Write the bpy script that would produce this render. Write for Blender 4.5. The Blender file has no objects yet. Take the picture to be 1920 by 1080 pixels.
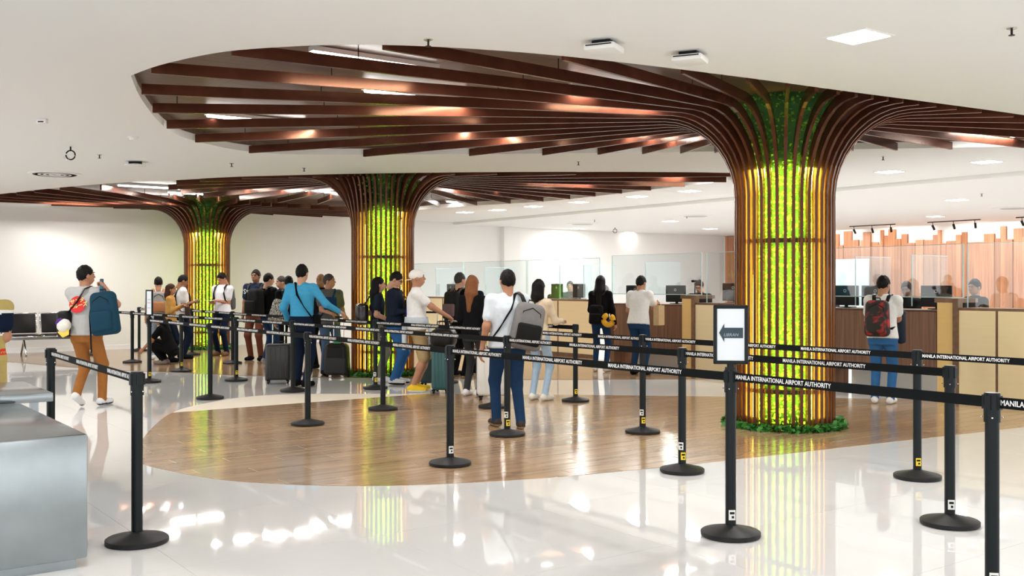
import bpy, bmesh, math, random
import numpy as np
from mathutils import Vector, Matrix
random.seed(7); np.random.seed(7)
S = bpy.context.scene
COL = S.collection
# ------------------------------------------------------------------ camera
FPX, HOR, CAMZ = 1900.0, 534.0, 1.51
cd = bpy.data.cameras.new('camera'); cam = bpy.data.objects.new('camera', cd); COL.objects.link(cam)
cam.location = (0, 0, CAMZ); cam.rotation_euler = (math.pi/2, 0, 0)
cd.sensor_width = 36; cd.lens = FPX/1920*36; cd.shift_y = -6/1920; cd.clip_end = 200; cd.clip_start = .05
S.camera = cam
# ------------------------------------------------------------------ world, exposure
W = bpy.data.worlds.new('world'); S.world = W; W.use_nodes = True
W.node_tree.nodes['Background'].inputs[0].default_value = (1.0, .995, .985, 1)
W.node_tree.nodes['Background'].inputs[1].default_value = 1.3
S.view_settings.view_transform = 'Standard'; S.view_settings.look = 'None'
S.view_settings.gamma = 1; S.view_settings.use_curve_mapping = False
S.view_settings.exposure = 0.68
S.cycles.use_denoising = True
S.cycles.max_bounces = 8; S.cycles.diffuse_bounces = 4; S.cycles.glossy_bounces = 4; S.cycles.transparent_max_bounces = 12
S.cycles.sample_clamp_indirect = 6
PANEL_W = 34.0      # watts of each square ceiling panel
LINEAR_W = 20.0     # watts of each linear lamp in the canopies
# ------------------------------------------------------------------ directions of the place
UX, UY = .593, -.805            # along the queue lanes and counters
VX, VY = .805, .593             # across them
UANG = math.atan2(UY, UX); VANG = math.atan2(VY, VX)
ZC, ZS = 3.31, 3.47             # white ceiling, brown soffit
def G(x, y):                    # floor point seen at a pixel of the 1920x1080 frame
    Y = FPX*CAMZ/(y-HOR); return ((x-960)/FPX*Y, Y)
def lin(p, s, off=0.0):         # point at s along the lane direction, off across
    return (p[0]+UX*s+VX*off, p[1]+UY*s+VY*off)

# ------------------------------------------------------------------ materials
MATS = {}
def mat(name, col, rough=.5, metal=0.0, emit=None, estr=0.0, noise=0.0, nscale=8.0, stretch=None, spec=None, coat=0.0, bump=0.0, trans=0.0):
    if name in MATS: return MATS[name]
    m = bpy.data.materials.new(name); m.use_nodes = True
    nt = m.node_tree; b = nt.nodes['Principled BSDF']
    b.inputs['Base Color'].default_value = (*col, 1); b.inputs['Roughness'].default_value = rough
    b.inputs['Metallic'].default_value = metal
    if spec is not None: b.inputs['Specular IOR Level'].default_value = spec
    if coat: b.inputs['Coat Weight'].default_value = coat; b.inputs['Coat Roughness'].default_value = .08
    if emit: b.inputs['Emission Color'].default_value = (*emit, 1); b.inputs['Emission Strength'].default_value = estr
    if trans: b.inputs['Transmission Weight'].default_value = trans
    if noise or bump:
        tc = nt.nodes.new('ShaderNodeTexCoord'); mp = nt.nodes.new('ShaderNodeMapping')
        nt.links.new(tc.outputs['Object'], mp.inputs[0])
        if stretch: mp.inputs['Scale'].default_value = stretch
        n = nt.nodes.new('ShaderNodeTexNoise'); n.inputs['Scale'].default_value = nscale; n.inputs['Detail'].default_value = 6
        nt.links.new(mp.outputs[0], n.inputs['Vector'])
        if noise:
            r = nt.nodes.new('ShaderNodeMix'); r.data_type = 'RGBA'
            a = [max(0, c*(1-noise)) for c in col]; c2 = [min(1, c*(1+noise)) for c in col]
            r.inputs['A'].default_value = (*a, 1); r.inputs['B'].default_value = (*c2, 1)
            nt.links.new(n.outputs['Fac'], r.inputs['Factor']); nt.links.new(r.outputs['Result'], b.inputs['Base Color'])
        if bump:
            bp = nt.nodes.new('ShaderNodeBump'); bp.inputs['Strength'].default_value = bump; bp.inputs['Distance'].default_value = .01
            nt.links.new(n.outputs['Fac'], bp.inputs['Height']); nt.links.new(bp.outputs[0], b.inputs['Normal'])
    MATS[name] = m; return m
def wood(name, c1, c2, rough=.35, scale=(2, 30, 30), coat=0.0, vary=.25, spec=None):
    """stretched grain with a tone of its own for every object"""
    if name in MATS: return MATS[name]
    m = mat(name, c1, rough, coat=coat, spec=spec); nt = m.node_tree; b = nt.nodes['Principled BSDF']
    tc = nt.nodes.new('ShaderNodeTexCoord'); mp = nt.nodes.new('ShaderNodeMapping'); mp.inputs['Scale'].default_value = scale
    oi = nt.nodes.new('ShaderNodeObjectInfo')
    add = nt.nodes.new('ShaderNodeVectorMath'); add.operation = 'ADD'
    mul = nt.nodes.new('ShaderNodeMath'); mul.operation = 'MULTIPLY'; mul.inputs[1].default_value = 37.0
    nt.links.new(oi.outputs['Random'], mul.inputs[0])
    nt.links.new(tc.outputs['Object'], add.inputs[0]); nt.links.new(mul.outputs[0], add.inputs[1]); nt.links.new(add.outputs[0], mp.inputs[0])
    n = nt.nodes.new('ShaderNodeTexNoise'); n.inputs['Scale'].default_value = 1; n.inputs['Detail'].default_value = 7; n.inputs['Distortion'].default_value = .6
    nt.links.new(mp.outputs[0], n.inputs['Vector'])
    mx = nt.nodes.new('ShaderNodeMix'); mx.data_type = 'RGBA'; mx.inputs['A'].default_value = (*c1, 1); mx.inputs['B'].default_value = (*c2, 1)
    cr = nt.nodes.new('ShaderNodeMapRange'); cr.inputs[1].default_value = .3; cr.inputs[2].default_value = .7
    nt.links.new(n.outputs['Fac'], cr.inputs[0]); nt.links.new(cr.outputs[0], mx.inputs['Factor'])
    hs = nt.nodes.new('ShaderNodeHueSaturation'); mr = nt.nodes.new('ShaderNodeMapRange')
    mr.inputs[3].default_value = 1-vary; mr.inputs[4].default_value = 1+vary
    nt.links.new(oi.outputs['Random'], mr.inputs[0]); nt.links.new(mr.outputs[0], hs.inputs['Value'])
    nt.links.new(mx.outputs['Result'], hs.inputs['Color']); nt.links.new(hs.outputs[0], b.inputs['Base Color'])
    return m
def flat(c): return mat('cloth_%02x%02x%02x' % tuple(int(v*255) for v in c), c, .85, noise=.12, nscale=22, spec=.1, bump=.45)

M_WHITE = mat('white_paint', (.86, .855, .84), .7)
M_CEIL = mat('ceiling_paint', (.84, .835, .82), .75)
M_FLOOR = mat('white_polished_tile', (.72, .718, .712), .035, noise=.035, nscale=1.2, spec=.6)
M_PLANK = wood('floor_plank', (.30, .185, .10), (.43, .29, .17), .16, (1.2, 16, 16), vary=.14, spec=.6)
M_BEAM = wood('beam_wood', (.040, .012, .007), (.075, .023, .013), .24, (3, 3, 3), vary=.12, spec=.6)
M_BEAM.node_tree.nodes['Principled BSDF'].inputs['Specular Tint'].default_value = (1, .50, .30, 1)   # red-brown varnish
M_SOFFIT = wood('soffit_wood', (.105, .062, .042), (.17, .105, .075), .32, (.8, 14, 1), vary=.05)
M_SLAT = wood('slat_wood', (.40, .155, .075), (.62, .30, .16), .5, (40, 40, .8), vary=.22)
M_DESK = wood('desk_wood', (.12, .05, .025), (.25, .12, .06), .4, (30, 30, .9), vary=.05)
M_CREAM = mat('cream_panel', (.90, .74, .46), .5, noise=.05, nscale=3, stretch=(.4, .4, 6))
M_YELLOW = mat('honey_panel', (.78, .52, .20), .5, noise=.05, nscale=3, stretch=(.4, .4, 6))
M_TRIM = wood('trim_wood', (.13, .065, .035), (.22, .12, .065), .45, (8, 8, 8))
M_BLACK = mat('black_powder_coat', (.005, .008, .010), .35, spec=.22)
M_RUBBER = mat('black_rubber', (.010, .010, .011), .5, noise=.3, nscale=20, spec=.3)
M_BELT = mat('black_belt', (.006, .007, .008), .7, spec=.1)
M_LETTER = mat('white_print', (.85, .85, .85), .6)
M_STEEL = mat('brushed_steel', (.32, .36, .38), .2, .9, noise=.16, nscale=6, stretch=(1, 1, 1))
M_CHROME = mat('chrome', (.75, .75, .75), .15, 1)
M_LEATHER = mat('black_leather', (.010, .009, .009), .4, spec=.25)
M_PLASTIC = mat('white_plastic', (.82, .82, .80), .4)
M_DARK = mat('dark_plastic', (.008, .008, .009), .45, spec=.2)
M_STICK_Y = mat('yellow_sticker', (.9, .65, .02), .5)
M_STICK_W = mat('white_sticker', (.8, .8, .78), .5)
M_LAMP = mat('lamp_diffuser', (1, 1, 1), .5, emit=(1, .98, .95), estr=9)
M_LED = mat('led_strip', (1, .9, .3), .5, emit=(1, .84, .12), estr=32)
M_MOSS = mat('moss_leaf', (.17, .42, .04), .6, noise=.5, nscale=14)
M_MOSSB = mat('moss_backing', (.03, .12, .015), .8)
M_PLANT = mat('plant_leaf', (.04, .20, .03), .5, noise=.6, nscale=10)
M_EYE = mat('eye_dark', (.01, .008, .008), .3)
M_LIP = mat('lip', (.40, .15, .12), .5)
M_PAPER = mat('paper', (.85, .85, .83), .7)
M_SIGN = mat('sign_paper', (.74, .79, .84), .5)
M_NAVYINK = mat('navy_ink', (.02, .045, .065), .5)
g = mat('glass_pane', (.9, .97, 1), .02)
nt = g.node_tree; nt.nodes.remove(nt.nodes['Principled BSDF'])
tr = nt.nodes.new('ShaderNodeBsdfTransparent'); tr.inputs[0].default_value = (.93, .965, .97, 1)
gl = nt.nodes.new('ShaderNodeBsdfGlossy'); gl.inputs['Roughness'].default_value = .02
lw = nt.nodes.new('ShaderNodeValue'); lw.outputs[0].default_value = .07
mxs = nt.nodes.new('ShaderNodeMixShader')
nt.links.new(lw.outputs[0], mxs.inputs[0]); nt.links.new(tr.outputs[0], mxs.inputs[1]); nt.links.new(gl.outputs[0], mxs.inputs[2])
nt.links.new(mxs.outputs[0], nt.nodes['Material Output'].inputs[0]); M_GLASS = g
M_GEDGE = mat('glass_edge', (.45, .62, .62), .2)

# ------------------------------------------------------------------ mesh helpers
class MB:
    def __init__(s): s.v = []; s.f = []; s.m = []
    def add(s, vs, fs, m=0, M=None):
        o = len(s.v)
        s.v += [tuple(M @ Vector(p)) for p in vs] if M is not None else [tuple(p) for p in vs]
        s.f += [tuple(i+o for i in f) for f in fs]; s.m += [m]*len(fs) if isinstance(m, int) else list(m)
        return s
    def box(s, c, d, m=0, M=None, rz=0):
        x, y, z = [k/2 for k in d]
        vs = [(sx*x, sy*y, sz*z) for sz in (-1, 1) for sy in (-1, 1) for sx in (-1, 1)]
        R = Matrix.Translation(c) @ Matrix.Rotation(rz, 4, 'Z')
        if M is not None: R = M @ R
        return s.add(vs, [(0, 2, 3, 1), (4, 5, 7, 6), (0, 1, 5, 4), (2, 6, 7, 3), (0, 4, 6, 2), (1, 3, 7, 5)], m, R)
    def rbox(s, c, d, r=.02, seg=3, m=0, M=None, shape=None, rz=0):
        bm = bmesh.new(); bmesh.ops.create_cube(bm, size=1)
        bmesh.ops.scale(bm, vec=d, verts=bm.verts)
        bmesh.ops.bevel(bm, geom=list(bm.edges), offset=r, segments=seg, profile=.5, affect='EDGES')
        if shape:
            for v in bm.verts: v.co = Vector(shape(v.co))
        R = Matrix.Translation(c) @ Matrix.Rotation(rz, 4, 'Z')
        if M is not None: R = M @ R
        bm.verts.ensure_lookup_table(); bm.verts.index_update()
        s.add([v.co[:] for v in bm.verts], [[v.index for v in f.verts] for f in bm.faces], m, R); bm.free(); return s
    def lathe(s, prof, n=24, m=0, M=None):
        vs = []; fs = []
        for (r, z) in prof:
            for i in range(n): a = 2*math.pi*i/n; vs.append((r*math.cos(a), r*math.sin(a), z))
        for k in range(len(prof)-1):
            for i in range(n):
                j = (i+1) % n; fs.append((k*n+i, k*n+j, (k+1)*n+j, (k+1)*n+i))
        fs.append(tuple(range(n-1, -1, -1))); fs.append(tuple((len(prof)-1)*n+i for i in range(n)))
        return s.add(vs, fs, m, M)
    def tube(s, pts, r, n=8, m=0, M=None, flat=1.0, up=(0, 0, 1)):
        pts = [Vector(p) for p in pts]; vs = []; fs = []
        rr = r if isinstance(r, (list, tuple)) else [r]*len(pts)
        for k, p in enumerate(pts):
            t = (pts[min(k+1, len(pts)-1)]-pts[max(k-1, 0)]).normalized()
            u = Vector(up)
            if abs(t.dot(u)) > .95: u = Vector((1, 0, 0))
            a = t.cross(u).normalized(); b = a.cross(t)
            for i in range(n):
                w = 2*math.pi*i/n; vs.append(p+a*math.cos(w)*rr[k]+b*math.sin(w)*rr[k]*flat)
        L = len(pts)
        for k in range(L-1):
            for i in range(n):
                j = (i+1) % n; fs.append((k*n+i, k*n+j, (k+1)*n+j, (k+1)*n+i))
        fs.append(tuple(range(n-1, -1, -1))); fs.append(tuple((L-1)*n+i for i in range(n)))
        return s.add(vs, fs, m, M)
    def ell(s, c, r, m=0, M=None, n=12, k=8):
        vs = [(0, 0, 1)]; fs = []
        for i in range(1, k):
            a = math.pi*i/k
            for j in range(n): b = 2*math.pi*j/n; vs.append((math.sin(a)*math.cos(b), math.sin(a)*math.sin(b), math.cos(a)))
        vs.append((0, 0, -1))
        for j in range(n): fs.append((0, 1+j, 1+(j+1) % n))
        for i in range(k-2):
            for j in range(n):
                q = (j+1) % n; fs.append((1+i*n+j, 1+(i+1)*n+j, 1+(i+1)*n+q, 1+i*n+q))
        for j in range(n): fs.append((len(vs)-1, 1+(k-2)*n+(j+1) % n, 1+(k-2)*n+j))
        R = Matrix.Translation(c) @ Matrix.Diagonal((*r, 1))
        return s.add(vs, fs, m, R if M is None else M @ R)
    def prism(s, pts, z0, z1, m=0, M=None):
        n = len(pts); vs = [(x, y, z0) for x, y in pts]+[(x, y, z1) for x, y in pts]
        return s.add(vs, [tuple(range(n-1, -1, -1)), tuple(range(n, 2*n))]+[(i, (i+1) % n, n+(i+1) % n, n+i) for i in range(n)], m, M)
    def mesh(s, name, mats, smooth=False):
        me = bpy.data.meshes.new(name); me.from_pydata(s.v, [], s.f)
        for m in (mats if isinstance(mats, (list, tuple)) else [mats]): me.materials.append(m)
        me.polygons.foreach_set('material_index', s.m)
        if smooth: me.polygons.foreach_set('use_smooth', [True]*len(s.f))
        me.update(); return me
    def build(s, name, mats, parent=None, smooth=False, auto=None):
        me = s.mesh(name, mats, smooth or auto is not None)
        if auto is not None: me.set_sharp_from_angle(angle=math.radians(auto))
        return link(name, me, parent)
def link(name, data, parent=None, loc=None, rz=None):
    o = bpy.data.objects.new(name, data); COL.objects.link(o)
    if parent: o.parent = parent
    if loc is not None: o.location = loc
    if rz is not None: o.rotation_euler = (0, 0, rz)
    return o
def tag(o, label=None, cat=None, group=None, kind=None):
    if label: o['label'] = label
    if cat: o['category'] = cat
    if group: o['group'] = group
    if kind: o['kind'] = kind
    return o
def thing(name, label, cat, loc=(0, 0, 0), rz=0, group=None):
    return tag(link(name, None, None, loc, rz), label, cat, group)
def text_mesh(txt, size, extrude=.0, align='CENTER', m=None, shear=0, bold=0):
    c = bpy.data.curves.new('lettering', 'FONT'); c.body = txt; c.size = size; c.extrude = extrude; c.align_x = align; c.align_y = 'CENTER'
    c.resolution_u = 2; c.shear = shear; c.offset = bold
    o = bpy.data.objects.new('lettering', c); COL.objects.link(o)
    bpy.context.view_layer.update()
    me = bpy.data.meshes.new_from_object(o.evaluated_get(bpy.context.evaluated_depsgraph_get()))
    bpy.data.objects.remove(o); me.materials.clear()
    me.materials.append(m or M_LETTER); return me
def clip(poly, q):
    """part of polygon poly inside convex counter-clockwise quad q"""
    out = poly
    for i in range(len(q)):
        a, b = q[i], q[(i+1) % len(q)]; inp, out = out, []
        if not inp: return []
        d = lambda p: (b[0]-a[0])*(p[1]-a[1])-(b[1]-a[1])*(p[0]-a[0])
        for k in range(len(inp)):
            p, r = inp[k], inp[(k+1) % len(inp)]; dp, dr = d(p), d(r)
            if dp >= 0: out.append(p)
            if (dp >= 0) != (dr >= 0):
                t = dp/(dp-dr); out.append((p[0]+t*(r[0]-p[0]), p[1]+t*(r[1]-p[1])))
    return out
def area(p): return abs(sum(p[i][0]*p[(i+1) % len(p)][1]-p[(i+1) % len(p)][0]*p[i][1] for i in range(len(p))))/2
def smooth_loop(P, sharp=(), n=5):
    out = []; N = len(P)
    for i in range(N):
        p0, p1, p2, p3 = P[(i-1) % N], P[i], P[(i+1) % N], P[(i+2) % N]
        if i in sharp: p0 = p1
        if (i+1) % N in sharp: p3 = p2
        for k in range(n):
            t = k/n; a = []
            for c in (0, 1):
                a.append(.5*(2*p1[c]+(p2[c]-p0[c])*t+(2*p0[c]-5*p1[c]+4*p2[c]-p3[c])*t*t+(3*p1[c]-p0[c]-3*p2[c]+p3[c])*t**3))
            out.append(tuple(a))
    return out
def ray_len(c, a, poly):
    dx, dy = math.cos(a), math.sin(a); best = 99
    for i in range(len(poly)):
        (x1, y1), (x2, y2) = poly[i], poly[(i+1) % len(poly)]
        ex, ey = x2-x1, y2-y1; den = dx*ey-dy*ex
        if abs(den) < 1e-9: continue
        t = ((x1-c[0])*ey-(y1-c[1])*ex)/den; s = ((x1-c[0])*dy-(y1-c[1])*dx)/den
        if t > .2 and -1e-6 <= s <= 1+1e-6: best = min(best, t)
    return best

# ------------------------------------------------------------------ plan of the hall
C1, C2, C3 = (2.93, 10.9), (-2.18, 17.1), (-7.22, 24.0)
def wall_y(x): return 25.2+(x+7.22)*VY/VX
H1 = [(-3.28, 8.72), (-2.88, 8.30), (-2.32, 7.88), (-1.86, 7.70), (-1.28, 7.60), (-.644, 7.65), (.166, 7.88), (1.046, 8.28), (2.04, 8.81), (3.19, 9.47),
      (4.51, 10.21), (5.43, 10.75), (6.6, 11.5), (7.6, 12.3), (7.6, 12.85), (6.64, 13.15), (4.58, 13.46), (2.26, 13.73), (.6, 13.9), (-1.18, 14.0), (-2.95, 14.0), (-3.64, 13.57), (-3.98, 12.6),
      (-4.0, 11.87), (-3.84, 10.9), (-3.55, 9.66)]
HOLE1 = smooth_loop(H1, (0,), 4)
H2 = [(3.95, 16.8), (3.49, 16.3), (1.5, 16.15), (-.51, 16.2), (-2.63, 16.44), (-4.62, 16.9), (-5.7, 17.4), (-6.97, 17.9), (-8.5, 18.85), (-10.1, 20.06), (-12.0, 21.45),
      (-10.2, wall_y(-10.2)-.06), (-7.3, wall_y(-7.3)-.06), (-4.6, wall_y(-4.6)-.06), (-3.0, 25.2), (-1.22, 23.3), (.79, 21.8), (2.53, 19.3), (3.75, 17.5)]
HOLE2 = smooth_loop(H2, (0, 10, 11, 12, 13), 4)
FAN2 = [(3.9, 16.8), (3.49, 16.35), (-.51, 16.25), (-2.63, 16.48), (-4.62, 16.95), (-5.78, 17.6), (-6.58, 19.2), (-6.3, 20.8), (-5.3, 21.8), (-3.5, 22.6), (-1.5, 23.2), (.79, 21.6), (2.53, 19.2), (3.75, 17.5)]
FAN3 = [(-10.1, 20.2), (-9.0, 19.25), (-8.0, 18.7), (-7.37, 19.0), (-7.0, 20.6), (-6.35, 20.8), (-5.9, 21.9), (-5.36, 22.95), (-4.5, 23.4), (-3.7, 24.5), (-4.2, wall_y(-4.2)-.3), (-7.2, wall_y(-7.2)-.15), (-11.6, wall_y(-11.6)-.15), (-11.4, 21.2)]

# ------------------------------------------------------------------ floor
RECT = [(-18, -5), (19, -5), (19, 40), (-18, 40)]
fl = MB().prism(RECT, -.06, -.003).build('floor', M_FLOOR); tag(fl, 'polished white tile floor with wood-look islands', kind='structure')
tile_me = {}
for i in range(-14, 14):
    for j in range(-4, 13):
        c = (UX*1.2*i+VX*1.2*j, UY*1.2*i+VY*1.2*j)
        if not (2.6 < c[1] < 13.5 and abs(c[0]) < c[1]*.56+1.3): continue
        if 'q' not in tile_me: tile_me['q'] = MB().box((0, 0, -.0015), (1.1975, 1.1975, .003)).mesh('tile', M_FLOOR)
        link('tile', tile_me['q'], fl, (c[0], c[1], 0), UANG)
cand = []
for i in range(-60, 60):
    for j in range(-12, 14):
        a0 = .2*i; b0 = 1.2*j+(i % 3)*.4; gp = .004
        loc = [(a0+gp, b0+gp), (a0+.2-gp, b0+gp), (a0+.2-gp, b0+1.2-gp), (a0+gp, b0+1.2-gp)]
        q = [(UX*a+VX*b, UY*a+VY*b) for a, b in loc]
        if all(abs(x-1.9) > 7 or abs(y-10.8) > 5 for x, y in q): continue
        p = clip(HOLE1, q)
        if len(p) > 2 and area(p) > .004: cand.append((area(p), p, i, j))
cand.sort(key=lambda t: -t[0])
plank_full = None
under = MB().prism(HOLE1, -.002, .0005).build('grout_bed', mat('grout', (.75, .67, .56), .6), fl)
def plank_piece(p, mb): mb.prism(p, .0005, .003)
rest = MB()
for k, (ar, p, i, j) in enumerate(cand):
    if k < 300:
        cx = sum(a for a, b in p)/len(p); cy = sum(b for a, b in p)/len(p)
        ca, sa = math.cos(-VANG), math.sin(-VANG)
        lp = [((a-cx)*ca-(b-cy)*sa, (a-cx)*sa+(b-cy)*ca) for a, b in p]
        mb = MB(); mb.prism(lp, .0005, .003); me = mb.mesh('plank', M_PLANK); link('plank', me, fl, (cx, cy, 0), VANG)
    else: plank_piece(p, rest)
if rest.v: tag(rest.build('plank_offcuts', M_PLANK, fl), kind='stuff')
# far island: planks too thin to tell apart from here, lines in the material
mfar = wood('far_plank', (.24, .145, .08), (.36, .23, .13), .16, (1.2, 16, 16), vary=.05, spec=.6)
lp = [((a)*math.cos(-VANG)-(b)*math.sin(-VANG), a*math.sin(-VANG)+b*math.cos(-VANG)) for a, b in HOLE2]
link('wood_island', MB().prism(lp, -.002, .003).mesh('wood_island', mfar), fl, (0, 0, 0), VANG)

# ------------------------------------------------------------------ ceiling with two cut-outs
def holed(outer, holes, z, flip):
    bm = bmesh.new(); ed = []
    for L in [outer]+holes:
        vs = [bm.verts.new((x, y, z)) for x, y in L]
        ed += [bm.edges.new((vs[i], vs[(i+1) % len(vs)])) for i in range(len(vs))]
    bmesh.ops.triangle_fill(bm, edges=ed, use_beauty=True, use_dissolve=False)
    bmesh.ops.recalc_face_normals(bm, faces=bm.faces)
    for f in bm.faces:
        if (f.normal.z > 0) == flip: f.normal_flip()
    bm.verts.index_update(); mb = MB().add([v.co[:] for v in bm.verts], [[v.index for v in f.verts] for f in bm.faces]); bm.free(); return mb
STEP = (6.0, 18.8)                      # the ceiling drops a little beyond this line, towards the counters
near_rect = [(-18, -5), (19, -5), lin(STEP, (UX and (19-6.0)/UX)), lin(STEP, -26)]
sp0, sp1 = lin(STEP, (19-6.0)/UX), lin(STEP, -26.0)
cb = holed([(-18, -5), (19, -5), (19, sp0[1]), sp1, (-18, sp1[1])], [HOLE1, HOLE2], ZC, True)
for L in (HOLE1, HOLE2):
    n = len(L); cb.add([(x, y, ZC) for x, y in L]+[(x, y, ZC+.085) for x, y in L], [(i, (i+1) % n, n+(i+1) % n, n+i) for i in range(n)])
ceil = cb.build('ceiling', M_CEIL); tag(ceil, 'white plaster ceiling with two petal-shaped cut-outs', kind='structure')
ZF = ZC-.07
far = MB(); n0 = [(19, sp0[1]), (19, 42), (-18, 42), (-18, sp1[1]), sp1]
far.add([(x, y, ZF) for x, y in n0], [tuple(range(5))])
far.add([(sp0[0], sp0[1], ZF), (sp1[0], sp1[1], ZF), (sp1[0], sp1[1], ZC+.01), (sp0[0], sp0[1], ZC+.01)], [(0, 1, 2, 3)])
far.build('ceiling_drop', M_CEIL, ceil)
for k, L in enumerate((HOLE1, HOLE2)):
    n = len(L); mb = MB()
    mb.add([(x, y, ZC+.085) for x, y in L]+[(x, y, ZS) for x, y in L], [(i, (i+1) % n, n+(i+1) % n, n+i) for i in range(n)])
    o = mb.build('soffit_rim', M_SOFFIT, ceil)
    xs = [p[0] for p in L]; ys = [p[1] for p in L]
    # boarded soffit above the cut-out
    ca, sa = math.cos(-VANG), math.sin(-VANG)
    q = [(min(xs)-.1, min(ys)-.1), (max(xs)+.1, min(ys)-.1), (max(xs)+.1, max(ys)+.1), (min(xs)-.1, max(ys)+.1)]
    if k == 0:
        bm_me = MB().box((0, 0, .01), (2.397, .597, .02)).mesh('soffit_board', M_SOFFIT)
        for i in range(-30, 30):
            for j in range(-12, 12):
                cx, cy = UX*.6*i+VX*(2.4*j+(i % 2)*1.2), UY*.6*i+VY*(2.4*j+(i % 2)*1.2)
                inside = [p for p in clip(L, [(cx+UX*a+VX*b, cy+UY*a+VY*b) for a, b in ((-.3, -1.2), (.3, -1.2), (.3, 1.2), (-.3, 1.2))])]
                if len(inside) > 2: link('soffit_board', bm_me, ceil, (cx, cy, ZS), VANG)
    else:
        lp = [(a*ca-b*sa, a*sa+b*ca) for a, b in q]
        link('soffit', MB().prism(lp, ZS, ZS+.03).mesh('soffit', M_SOFFIT), ceil, (0, 0, 0), VANG)

# ------------------------------------------------------------------ walls
def wall(name, p, q, h, m, t=.2):
    d = Vector((q[0]-p[0], q[1]-p[1])); L = d.length; a = math.atan2(d.y, d.x)
    return link(name, MB().box((L/2, t/2, h/2), (L, t, h)).mesh(name, m), None, (p[0], p[1], 0), a)
WB0 = (-18, wall_y(-18)); WB1 = (7.75, wall_y(7.75))
tag(wall('wall_back', WB0, WB1, 3.6, M_WHITE), 'plain white back wall', kind='structure')
SL0 = (7.6, 36.0)
tag(wall('wall_right', lin(SL0, -.2), lin(SL0, 16), 3.6, M_WHITE), 'white wall behind the timber slats', kind='structure')
pil = thing('trim_1', None, None); pil['kind'] = 'structure'
pa = (-.10, wall_y(-.10)); mb = MB().box((0, -.1, 1.65), (.62, .2, 3.3)).build('pilaster', M_WHITE, pil); pil.location = (pa[0], pa[1], 0); pil.rotation_euler = (0, 0, VANG)
wr = bpy.data.objects['wall_right']
s = .0; WR = random.Random(3)
tops = [3.2, 2.95, 3.0, 2.8, 2.72, 3.05, 3.15, 2.78, 2.7, 3.1, 3.0, 2.76]
k = 0; wloc = .2
while s < 15.5:
    w = WR.choice([.09, .12, .16, .2, .26, .3]); t = 2.70+.50*WR.random()
    if s < .35: t = 3.22
    dp = WR.uniform(.04, .10)
    link('slat', MB().box((0, 0, t/2), (w-.008, dp, t)).mesh('slat', M_SLAT), wr, (s+wloc+w/2, -dp/2, 0)); s += w
for j in range(1): pass
def skirting(name, p, q, m):
    d = Vector((q[0]-p[0], q[1]-p[1])); return link(name, MB().box((d.length/2, -.008, .05), (d.length, .016, .1)).mesh(name, m), None, (p[0], p[1], 0), math.atan2(d.y, d.x))
tag(skirting('baseboard_back', WB0, WB1, M_WHITE), 'white skirting', kind='structure')

# ------------------------------------------------------------------ tree columns
def leaf_cloud(rad_fn, z0, z1, n, size, rnd, m=0, out=.5):
    mb = MB()
    for _ in range(n):
        a = rnd.uniform(0, 2*math.pi); z = rnd.uniform(z0, z1); r = rad_fn(z)+rnd.uniform(-.01, .035)
        p = Vector((r*math.cos(a), r*math.sin(a), z)); L = size*rnd.uniform(.6, 1.3)
        d = Vector((math.cos(a)*out, math.sin(a)*out, 0))+Vector((rnd.uniform(-1, 1), rnd.uniform(-1, 1), rnd.uniform(-.9, .6)))*.8
        d.normalize(); sd = d.cross(Vector((rnd.uniform(-1, 1), rnd.uniform(-1, 1), rnd.uniform(-1, 1)))).normalized()*L*.32
        mb.add([p, p+d*L*.5+sd, p+d*L, p+d*L*.5-sd], [(0, 1, 2, 3)], m)
    return mb
rnd = random.Random(11)
def hedge_r(z): return .385+(max(0, z-2.5)/.95)**1.6*.24
moss_me = leaf_cloud(hedge_r, .03, ZS-.01, 9500, .05, rnd).mesh('moss', M_MOSS)
core_me = MB().lathe([(hedge_r(z), z) for z in [0, 1.0, 2.0, 2.5, 2.7, 2.9, 3.1, 3.3, ZS-.002]], 32).mesh('moss_backing', M_MOSSB, True)
plants_me = leaf_cloud(lambda z: .50+.09*rnd.random(), .0, .07, 1100, .075, rnd, out=.9).mesh('plants', M_PLANT)
strip_me = MB().box((0, 0, 1.42), (.014, .011, 2.6)).mesh('led_strip', M_LED)
ring_me = {}
for rr in (.455,):
    mb = MB(); n = 40
    for z in (-.02, .02): pass
    mb.lathe([(rr-.01, -.022), (rr+.012, -.022), (rr+.012, .022), (rr-.01, .022)], 40); ring_me = mb.mesh('ring_brace', M_DARK)
def sweep(path, w, h0, h1):
    """rectangular bar along a path lying in the local xz plane"""
    vs = []; fs = []
    for k, (r, z) in enumerate(path):
        h = h0+(h1-h0)*min(1, max(0, (z-2.4)/.9)); a = path[max(k-1, 0)]; b = path[min(k+1, len(path)-1)]; t = Vector((b[0]-a[0], b[1]-a[1])).normalized(); nx, nz = -t.y, t.x
        for (e, d) in ((-1, -1), (1, -1), (1, 1), (-1, 1)): vs.append((r+nx*h/2*d, w/2*e, z+nz*h/2*d))
    for k in range(len(path)-1):
        for i in range(4): j = (i+1) % 4; fs.append((k*4+i, k*4+j, (k+1)*4+j, (k+1)*4+i))
    fs += [(3, 2, 1, 0), tuple((len(path)-1)*4+i for i in range(4))]
    return MB().add(vs, fs)
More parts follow.
